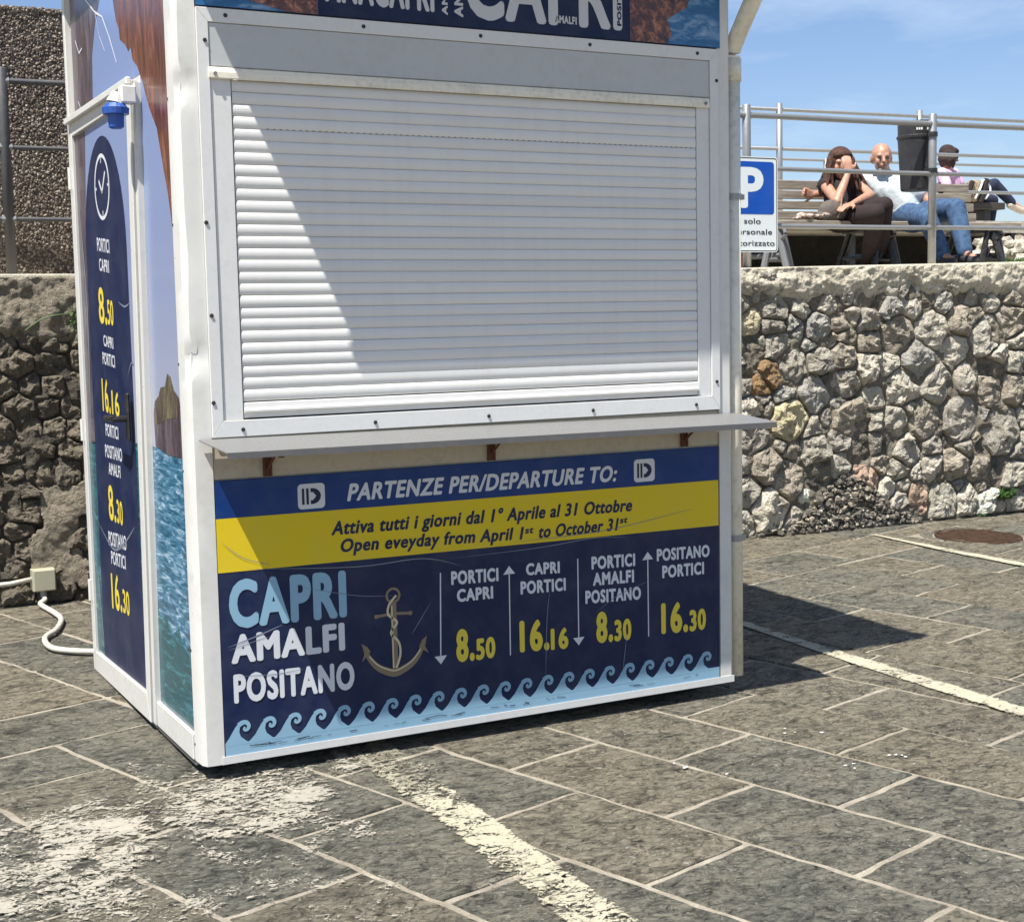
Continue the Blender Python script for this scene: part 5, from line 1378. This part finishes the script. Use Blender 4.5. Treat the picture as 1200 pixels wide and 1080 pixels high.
# ------------------------------------------------------------------ benches
SEATZ = 2.055; FL = 1.656
BE = empty('bench', (6.1, wy(6.1, 1.1), FL), 'weathered wooden slatted bench with cast-iron ends where the couple sit', 'bench')
X0, X1 = 4.95, 7.45
for k in range(5):
    off = .86+.095*k; z = SEATZ+.004*(-1)**k-.012*k*.3
    def sl(bm):
        n_ = 2; v0 = box(bm, X0, X1, -.038, .038, z-.032, z, .005)
        for v in v0: pass
        for v in bm.verts: v.co.y += wy(v.co.x, off)
    part('seat_slat', M['wood'], BE, sl)
for k in range(4):
    zz = SEATZ+.075+.078*k; off = 1.30+.028*k
    def sl2(bm):
        box(bm, X0, X1, -.014, .014, zz-.031, zz+.031, .004)
        for v in bm.verts: v.co.y += wy(v.co.x, off)
    part('back_slat', M['wood'], BE, sl2)
def end_frame(bm, x):
    Y = lambda o: wy(x, o); w = .022
    def bar(p, q, r=.022): tube(bm, [(x, Y(p[0]), p[1]), (x, Y(q[0]), q[1])], r, 8)
    bar((.80, SEATZ-.045), (1.32, SEATZ-.05), .022); bar((.86, SEATZ-.05), (.74, FL+.02), .026); bar((1.25, SEATZ-.05), (1.42, FL+.02), .026)
    bar((.78, FL+.16), (1.38, FL+.16), .018); bar((1.30, SEATZ-.05), (1.43, SEATZ+.35), .020)
    tube(bm, spline([(x, Y(.80), SEATZ-.04), (x, Y(.77), SEATZ-.10), (x, Y(.84), SEATZ-.13), (x, Y(.90), SEATZ-.09)], 5), .014, 8)
    box(bm, x-.03, x+.03, Y(.70), Y(.80), FL+.002, FL+.03, .004); box(bm, x-.03, x+.03, Y(1.37), Y(1.47), FL+.002, FL+.03, .004)
def splay(bm, x):
    y = wy(x, .86)
    for s in (-1, 1):
        tube(bm, [(x+s*.05, y, SEATZ-.04), (x+s*.075, y, SEATZ-.16), (x+s*.13, y, FL+.02)], [.018, .022, .026], 8)
    tube(bm, [(x-.09, y, FL+.13), (x+.09, y, FL+.13)], .018, 8); tube(bm, [(x-.06, y, SEATZ-.05), (x+.06, y, SEATZ-.05)], .02, 8)
    tube(bm, spline([(x-.06, y, FL+.14), (x-.03, y, FL+.21), (x+.03, y, FL+.21), (x+.06, y, FL+.14)], 5), .014, 8)
for x in (5.25, 6.2, 7.2):
    part('bench_end', M['endgrey' if x < 5.5 else 'black'], BE, lambda bm: (end_frame(bm, x), splay(bm, x)))  # left end keeps its grey; the others are blackened for the shade under the seat
# ------------------------------------------------------------------ rear platform, rocks, railings
PLZ = 2.165
PF = part('upper_platform', M['terrace'], None, lambda bm: prism(bm, [(4.0, wy(4.0, 2.05)), (30, wy(30, 2.05)), (30, 30), (4.0, 30)], 'z', PLZ-.10, PLZ), False, (6, wy(6, 2.1), PLZ))
tag(PF, 'higher concrete platform edge behind the bench', None, None, 'structure')
PR = part('platform_base', M['shadebase'], None, lambda bm: prism(bm, [(4.2, wy(4.2, 2.6)), (29, wy(29, 2.6)), (29, 29), (4.2, 29)], 'z', 1.6, PLZ-.101), False, (6, wy(6, 2.7), 1.8))
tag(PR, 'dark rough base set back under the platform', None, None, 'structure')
for i, x in enumerate((5.0, 6.9, 8.62, 10.4)):
    tag(part('platform_leg', M['black'], None, lambda bm: box(bm, x-.03, x+.03, wy(x, 2.07), wy(x, 2.15), 1.656, PLZ-.102, .003)),
        ['dark steel leg under the platform behind the parking sign', 'dark steel leg under the platform behind the seated man', 'dark steel leg under the platform at the right edge of the view', 'dark steel leg under the platform past the right edge'][i], 'leg', 'steel legs under the rear platform')
def rocks(bm):
    rr = random.Random(21)
    for k in range(90):
        x = rr.uniform(7.62, 9.6); t = rr.random(); off = 1.55+t*.45; x += t*.5; z = 1.66+t*.34+rr.uniform(-.03, .03); s = rr.uniform(.04, .10)
        s *= .8
        v = bmesh.ops.create_icosphere(bm, subdivisions=2, radius=s)['verts']; sc = Vector((rr.uniform(.8, 1.4), 1, rr.uniform(.6, 1.0)))
        for q in v:
            f = 1+noise.noise(q.co*14+Vector((k*3, 0, 0)))*.9+noise.noise(q.co*40+Vector((k*3, 0, 0)))*.5
            q.co = Vector((q.co.x*sc.x, q.co.y*sc.y, q.co.z*sc.z))*f+Vector((x, wy(x, off), z))
tag(part('rock_pile', SM['l'], None, rocks), 'heap of pale rocks under the platform at the right', 'rocks', None, 'stuff')
tag(part('grass', M['leaf'], None, lambda bm: [tuft(bm, (7.55+random.random()*.55, wy(7.6, 1.25+random.random()*.25), 1.70+random.random()*.06), .05, 26, .09) for _ in range(46)]), 'low green weeds growing in front of the rocks beside the bench', None, None, 'stuff')
def back_rail(label, off, z0, tops, xs_, zpost, x0, x1, rr_, mat='galv'):
    Rr = empty('railing', (xs_[0], wy(xs_[0], off), z0), label, 'railing')
    for x in xs_: part('railing_post', M[mat], Rr, lambda bm: tube(bm, [(x, wy(x, off), z0), (x, wy(x, off), zpost)], rr_*1.7, 12), True)
    for z in tops: part('rail', M[mat], Rr, lambda bm: tube(bm, [(x0, wy(x0, off), z), ((x0+x1)/2, wy((x0+x1)/2, off), z), (x1, wy(x1, off), z)], rr_, 10), True)
    return Rr
back_rail('grey tubular railing on the platform directly behind the bench', 3.6, PLZ, (3.275, 2.92, 2.565), [5.70, 7.33, 8.95, 10.57, 12.2], 3.33, 4.2, 16, .017)
back_rail('thinner far railing behind the woman in pink', 9.0, PLZ, (D['misc']['rB0'][2], D['misc']['rBl'][2]), [D['misc']['rB0'][0]-3.9+k*3.9 for k in range(6)], D['misc']['rB0'][2]+.02, 3, 32, .020)
B2 = empty('bench', (11.5, wy(11.5, 6), PLZ), 'dark backless bench on the platform under the woman in pink', 'bench')
m2 = D['misc']; zs = m2['b2l'][2]-.02; bx0, bx1 = m2['b2l'][0]-.3, m2['b2r'][0]-.05
for k in range(3): 
    def s3(bm):
        box(bm, bx0, bx1, -.07, .07, zs-.08, zs, .006)
        for v in bm.verts: v.co.y += wy(v.co.x, 5.84+.16*k)
    part('seat_slat', M['wood2'], B2, s3)
for x in (bx0+.25, bx1-.18):
    part('leg', M['black'], B2, lambda bm: box(bm, x-.05, x+.05, wy(x, 5.86), wy(x, 6.14), PLZ+.001, zs-.081, .004))
# ------------------------------------------------------------------ people
def capsule(bm, a, b, ra, rb, seg=14):
    a, b = Vector(a), Vector(b); t = b-a
    if t.length < 1e-5: t = Vector((0, 0, .001))
    L = t.length; rot = t.to_track_quat('Z', 'Y').to_matrix()
    rings = []; prof = []
    for k in range(1, 5): th = math.pi/2*k/4; prof.append((-ra*math.cos(th), ra*math.sin(th)))
    for k in range(0, 4): th = math.pi/2*k/4; prof.append((L+rb*math.sin(th), rb*math.cos(th)))
    p0 = bm.verts.new(a+rot@Vector((0, 0, -ra))); p1 = bm.verts.new(a+rot@Vector((0, 0, L+rb)))
    for z, r in prof: rings.append([bm.verts.new(a+rot@Vector((r*math.cos(2*math.pi*k/seg), r*math.sin(2*math.pi*k/seg), z))) for k in range(seg)])
    for i in range(len(rings)-1):
        for k in range(seg): bm.faces.new((rings[i][k], rings[i][(k+1) % seg], rings[i+1][(k+1) % seg], rings[i+1][k]))
    for k in range(seg): bm.faces.new((rings[0][(k+1) % seg], rings[0][k], p0)); bm.faces.new((rings[-1][k], rings[-1][(k+1) % seg], p1))
def ellipsoid(bm, c, r, M3=None, seg=18):
    v = bmesh.ops.create_uvsphere(bm, u_segments=seg, v_segments=seg//2+3, radius=1.)['verts']
    for q in v:
        w = Vector((q.co.x*r[0], q.co.y*r[1], q.co.z*r[2])); q.co = Vector(c)+(M3@w if M3 else w)
def fused(name, bm, mat, parent, voxel=.009, smooth=3, origin=None):
    o = mesh_obj(name, bm, mat, parent, True, origin)
    m = o.modifiers.new('r', 'REMESH'); m.mode = 'VOXEL'; m.voxel_size = voxel; m.use_smooth_shade = True
    if smooth: s = o.modifiers.new('s', 'SMOOTH'); s.iterations = smooth; s.factor = .5
    me = bpy.data.meshes.new_from_object(o.evaluated_get(bpy.context.evaluated_depsgraph_get()))
    o.modifiers.clear(); o.data = me; me.name = name
    for p in me.polygons: p.use_smooth = True
    return o
def face_axes(head, face):
    f = (Vector(face)-Vector(head)); f.normalize(); r = f.cross(Vector((0, 0, 1))).normalized(); u = r.cross(f).normalized()
    return f, r, u
def head_shape(bm, h, f, r, u, s=1., female=False):
    M3 = Matrix((r, f, u)).transposed(); h = Vector(h)
    ellipsoid(bm, h+u*.022*s-f*.012*s, (.074*s, .094*s, .088*s), M3)                 # skull
    ellipsoid(bm, h-u*.036*s+f*.020*s, (.056*s, .066*s, .072*s), M3)                 # face and jaw
    ellipsoid(bm, h-u*.086*s+f*.050*s, (.026*s, .024*s, .020*s), M3, 12)             # chin
    for k in (-1, 1):
        ellipsoid(bm, h+r*k*.036*s-u*.022*s+f*.060*s, (.022*s, .020*s, .024*s), M3, 12)      # cheek
        ellipsoid(bm, h+r*k*.076*s-u*.010*s-f*.010*s, (.009*s, .020*s, .031*s), M3, 12)      # ear
        ellipsoid(bm, h+r*k*.026*s+u*.024*s+f*.074*s, (.024*s, .012*s, .009*s), M3, 12)      # brow
    capsule(bm, h+u*.012*s+f*.080*s, h-u*.020*s+f*.104*s, .008*s, .014*s, 8)          # nose
    ellipsoid(bm, h-u*.052*s+f*.078*s, (.024*s, .014*s, .010*s), M3, 12)             # lips
def hand(bm, w, d, n, s=1., curl=.5, thumb=1):
    """w wrist, d direction of the fingers, n palm normal"""
    w, d, n = Vector(w), Vector(d).normalized(), Vector(n); n = (n-d*n.dot(d)).normalized(); side = d.cross(n)*thumb
    for k in range(4):
        o = (k-1.5)*.019*s; capsule(bm, w+d*.012+side*o*.6, w+d*.078*s+side*o, .014*s, .011*s, 8)
        L = (.036, .042, .040, .031)[k]*s; p = w+d*.082*s+side*o
        q = p+(d*math.cos(curl*.5)+n*math.sin(curl*.5))*L; t = q+(d*math.cos(curl*1.3)+n*math.sin(curl*1.3))*L*.75
        capsule(bm, p, q, .0095*s, .0085*s, 8); capsule(bm, q, t, .0085*s, .007*s, 8)
    p = w+d*.025*s-side*.030*s; q = p+(d*.6-side*.8).normalized()*.035*s; t = q+(d*.9-side*.2+n*.3).normalized()*.028*s
    capsule(bm, w+d*.015*s-side*.012*s, p, .015*s, .012*s, 8); capsule(bm, p, q, .012*s, .010*s, 8); capsule(bm, q, t, .010*s, .008*s, 8)
def person(J, label, sex, mats, s=1., sleeves='short', hair='none', hands=None, feet=True):
    J = {k: Vector(v) for k, v in J.items()}
    root = empty('person', J['pelvis'], label, 'person')
    f, r, u = face_axes(J['head'], J['face'])
    W = .9 if sex == 'f' else 1.05
    def torso(bm, g=0.):
        capsule(bm, J['pelvis'], J['belly'], (.125*W+g)*s, (.130*W+g)*s); capsule(bm, J['belly'], J['chest'], (.130*W+g)*s, (.125*W+g)*s)
        capsule(bm, J['chest'], (J['sR']+J['sL'])*.5, (.120*W+g)*s, (.075*W+g)*s)
        for k in ('sR', 'sL'):
            capsule(bm, J[k], J['chest'].lerp(J[k], .4), (.058*W+g)*s, (.095*W+g)*s)
        capsule(bm, J['hipR'], J['hipL'], (.105*W+g)*s, (.105*W+g)*s)
    def arm(bm, k, g=0., upto=2.):
        S, E, H = J['s'+k], J['e'+k], J['h'+k]
        if upto <= 1: capsule(bm, S, S.lerp(E, upto), (.052*W+g)*s, (.045*W+g*1.3)*s); return
        capsule(bm, S, E, (.050*W+g)*s, (.038*W+g)*s); capsule(bm, E, E.lerp(H, .35), (.038*W+g)*s, (.038*W+g)*s); capsule(bm, E.lerp(H, .35), H, (.038*W+g)*s, (.024*W+g)*s)
    def leg(bm, k, g=0., upto=1.):
        P_, Kn, An = J['hip'+k], J['k'+k], J['a'+k]
        capsule(bm, P_, Kn, (.092*W+g)*s, (.060*W+g)*s); capsule(bm, Kn, Kn.lerp(An, .4), (.058*W+g)*s, (.055*W+g)*s); capsule(bm, Kn.lerp(An, .4), Kn.lerp(An, upto), (.055*W+g)*s, (.042*W+g)*s if upto < 1 else (.036*W+g*1.6)*s)
    bm = bmesh.new(); torso(bm, -.004)
    capsule(bm, J['neck'], J['head']-u*.05*s, .052*s*W, .048*s*W); capsule(bm, (J['sR']+J['sL'])*.5, J['neck'], .06*s, .055*s)
    head_shape(bm, J['head'], f, r, u, s)
    for k in 'RL': arm(bm, k); leg(bm, k)
    for k, (d, n, c, th) in (hands or {}).items(): hand(bm, J['h'+k], d, n, s, c, th)
    for k in 'RL': capsule(bm, J['a'+k], J['t'+k], .032*s, .024*s)
    fused('body', bm, mats['skin'], root, .0085*s, 2)
    # clothes
    bm = bmesh.new(); torso(bm, .008)
    if sleeves == 'short':
        for k in 'RL': arm(bm, k, .014, .62)
    elif sleeves == 'long':
        for k in 'RL': arm(bm, k, .012)
    capsule(bm, (J['sR']+J['sL'])*.5, J['neck'].lerp((J['sR']+J['sL'])*.5, .35), .07*s, .062*s)
    fused('shirt', bm, mats['shirt'], root, .011*s, 2)
    bm = bmesh.new(); capsule(bm, J['hipR'], J['hipL'], (.116*W)*s, (.116*W)*s); capsule(bm, J['pelvis'], J['pelvis'].lerp(J['belly'], .35), .135*W*s, .132*W*s)
    for k in 'RL': leg(bm, k, .013, .96)
    fused('trousers', bm, mats['pants'], root, .011*s, 2)
    for k in 'RL':
        bm = bmesh.new(); a, t = J['a'+k], J['t'+k]; d = (t-a)
        capsule(bm, a-Vector((0, 0, .035*s))-d*.15, t-Vector((0, 0, .012*s)), .040*s, .034*s); capsule(bm, a-Vector((0, 0, .04*s)), t.lerp(a, .3)-Vector((0, 0, .03*s)), .036*s, .036*s)
        fused('shoe', bm, mats['shoe'], root, .008*s, 1)
        if 'sock' in mats: part('sock', mats['sock'], root, lambda b_: capsule(b_, J['a'+k]+Vector((0, 0, .03)), J['a'+k]-Vector((0, 0, .02)), .041*s, .040*s), True)
    # face
    H = J['head']
    for k in (-1, 1): part('eye', M['p_black'], root, lambda b_: ellipsoid(b_, H+r*k*.028*s+u*.006*s+f*.083*s, (.010*s, .006*s, .006*s), Matrix((r, f, u)).transposed(), 10))
    part('mouth', M['lip'], root, lambda b_: ellipsoid(b_, H-u*.052*s+f*.086*s, (.019*s, .008*s, .005*s), Matrix((r, f, u)).transposed(), 10), True)
    if hair == 'bald':
        bm = bmesh.new(); M3 = Matrix((r, f, u)).transposed()
        for k in (-1, 1): ellipsoid(bm, H+r*k*.052*s-f*.045*s-u*.012*s, (.026*s, .045*s, .036*s), M3, 12)
        ellipsoid(bm, H-f*.075*s-u*.018*s, (.055*s, .03*s, .036*s), M3, 12)
        fused('hair', bm, M['graybeard'], root, .006, 1)
        bm = bmesh.new(); ellipsoid(bm, H-u*.082*s+f*.042*s, (.040*s, .036*s, .030*s), M3, 12); ellipsoid(bm, H-u*.045*s+f*.082*s, (.026*s, .012*s, .008*s), M3, 12); fused('stubble', bm, M['graybeard'], root, .006, 1)
    elif hair in ('long', 'short'):
        bm = bmesh.new(); M3 = Matrix((r, f, u)).transposed()
        hk = 1. if hair == 'long' else .93; ellipsoid(bm, H+u*.034*s-f*.026*s, (.092*s*hk, .104*s*hk, .092*s*hk), M3)
        ellipsoid(bm, H+u*.070*s+f*.030*s, (.074*s, .060*s, .036*s), M3)
        L = .20 if hair == 'long' else .12
        for k in range(26):
            t = math.pi*(-.62+1.24*k/25); d = r*math.sin(t)*.078-f*math.cos(t)*.085
            e = Vector((0, 0, -1))*L*random.uniform(.85, 1.1)*s
            capsule(bm, H+d*s+u*.03*s, H+d*1.14*s+e*.5, .026*s, .028*s, 8); capsule(bm, H+d*1.14*s+e*.5, H+d*1.05*s+e, .028*s, .012*s, 8)
        for k in range(70 if hair == 'long' else 24):                       # loose wavy locks
            t = math.pi*random.uniform(-.66, .66); d = r*math.sin(t)*.082-f*math.cos(t)*.088; q = H+d*s+u*.05*s*random.uniform(.2, 1.3); rad = random.uniform(.007, .014)*s
            for j in range(5 if hair == 'long' else 2):
                q2 = q+Vector((0, 0, -1))*L*.23*s+(r*random.uniform(-1, 1)+f*random.uniform(-1, 1))*.018*s+d*.10
                capsule(bm, q, q2, rad, rad*.85, 6); q = q2
        fused('hair', bm, mats['hair'], root, .0065*s, 0)
    return root, J, (f, r, u)
PP = D['people']
rootm, Jm, ax = person(PP['man'], 'balding man in white T-shirt and jeans leaning back, one arm along the bench', 'm',
    dict(skin=M['skin'], shirt=M['shirt'], pants=M['jeans'], shoe=M['shoed'], sock=M['sock']), .98, 'short', 'bald',
    {'R': ((-.9, .1, .15), (0, -1, -.2), 1.2, 1), 'L': ((.2, -.6, -.6), (0, .2, -1), .5, -1)})
rw, Jw, axw = person(PP['w1'], 'brown-haired woman in a sleeveless black top and dark trousers resting her cheek on her hand', 'f',
    dict(skin=M['skin'], shirt=M['blackcloth'], pants=M['brownpants'], shoe=M['shoed'], hair=M['hair']), 1.0, 'none', 'long',
    {'R': ((-.05, .1, 1), (.3, .6, 0), .9, 1), 'L': ((-.8, -.1, -.2), (0, .2, -1), .4, -1)})
rp, Jp, axp = person(PP['w2'], 'dark-haired woman in a pink shirt and sunglasses sitting cross-legged on the far bench', 'f',
    dict(skin=M['skin2'], shirt=M['pinkshirt'], pants=M['navypants'], shoe=M['shoe'], hair=M['hairdark']), 1.08, 'short', 'short',
    {'R': ((.8, -.1, -.4), (0, 0, -1), .5, 1), 'L': ((.8, .1, -.4), (0, 0, -1), .5, -1)})
f, r, u = axp; H = Jp['head']
part('sunglasses', M['p_black'], rp, lambda bm: [ellipsoid(bm, H+r*k*.034+u*.010+f*.098, (.026, .008, .018), Matrix((r, f, u)).transposed(), 10) for k in (-1, 1)]+[capsule(bm, H+r*k*.062+u*.014+f*.08, H+r*k*.086+u*.014-f*.01, .005, .005, 6) for k in (-1, 1)])
# bags
mi = D['misc']
BG = empty('handbag', mi['bag1'], 'slouching taupe handbag on the bench seat beside the woman in black', 'bag')
bc = Vector((5.76, wy(5.76, .90), SEATZ+.075))
def bagm(bm):
    ellipsoid(bm, bc, (.13, .07, .085)); ellipsoid(bm, bc+Vector((.06, .01, .035)), (.08, .05, .07)); ellipsoid(bm, bc+Vector((-.08, 0, -.04)), (.07, .06, .04))
fused('bag_body', bagm_ := (lambda b: (bagm(b), b)[1])(bmesh.new()), M['baggrey'], BG, .01, 2)
part('bag_strap', M['bagtan'], BG, lambda bm: tube(bm, spline([bc+Vector((-.02, -.075, -.05)), bc+Vector((.0, -.085, .03)), bc+Vector((.03, -.06, .10)), bc+Vector((.10, .0, .09))], 6), .006, 6))
def scarfm(bm):
    c = Vector((5.56, wy(5.56, .88), SEATZ+.02)); rr = random.Random(2)
    for k in range(16): ellipsoid(bm, c+Vector((rr.uniform(-.17, .13), rr.uniform(-.05, .05), rr.uniform(0, .03))), (rr.uniform(.02, .05), rr.uniform(.02, .04), rr.uniform(.010, .022)))
b_ = bmesh.new(); scarfm(b_); tag(fused('scarf', b_, M['scarf'], None, .008, 1), 'crumpled patterned scarf lying on the bench seat at the left of the handbag', 'scarf')
B3 = empty('tote_bag', mi['bag20'], 'large tan and black tote bag on the lap of the woman in pink', 'bag')
c = Vector(PP['w2']['belly'])+Vector((.06, -.30, .0))
def tote(bm): ellipsoid(bm, c, (.16, .08, .13)); ellipsoid(bm, c+Vector((-.13, 0, -.04)), (.10, .07, .08))
b_ = bmesh.new(); tote(b_); fused('bag_body', b_, M['bagtan'], B3, .012, 2)
part('bag_strap', M['p_signw'], B3, lambda bm: (tube(bm, spline([c+Vector((-.06, -.08, -.10)), c+Vector((.0, -.10, .02)), c+Vector((.06, -.08, .12))], 5), .012, 6), tube(bm, spline([c+Vector((.10, -.08, -.10)), c+Vector((.17, -.09, .0)), c+Vector((.15, -.06, .10)), c+Vector((.08, -.07, .12))], 6), .012, 6)))
part('bag_panel', M['blackcloth'], B3, lambda bm: (tube(bm, [c+Vector((.02, -.075, -.14)), c+Vector((.13, -.07, .13))], .035, 8), tube(bm, [c+Vector((-.19, -.07, -.10)), c+Vector((-.10, -.075, .10))], .03, 8)))
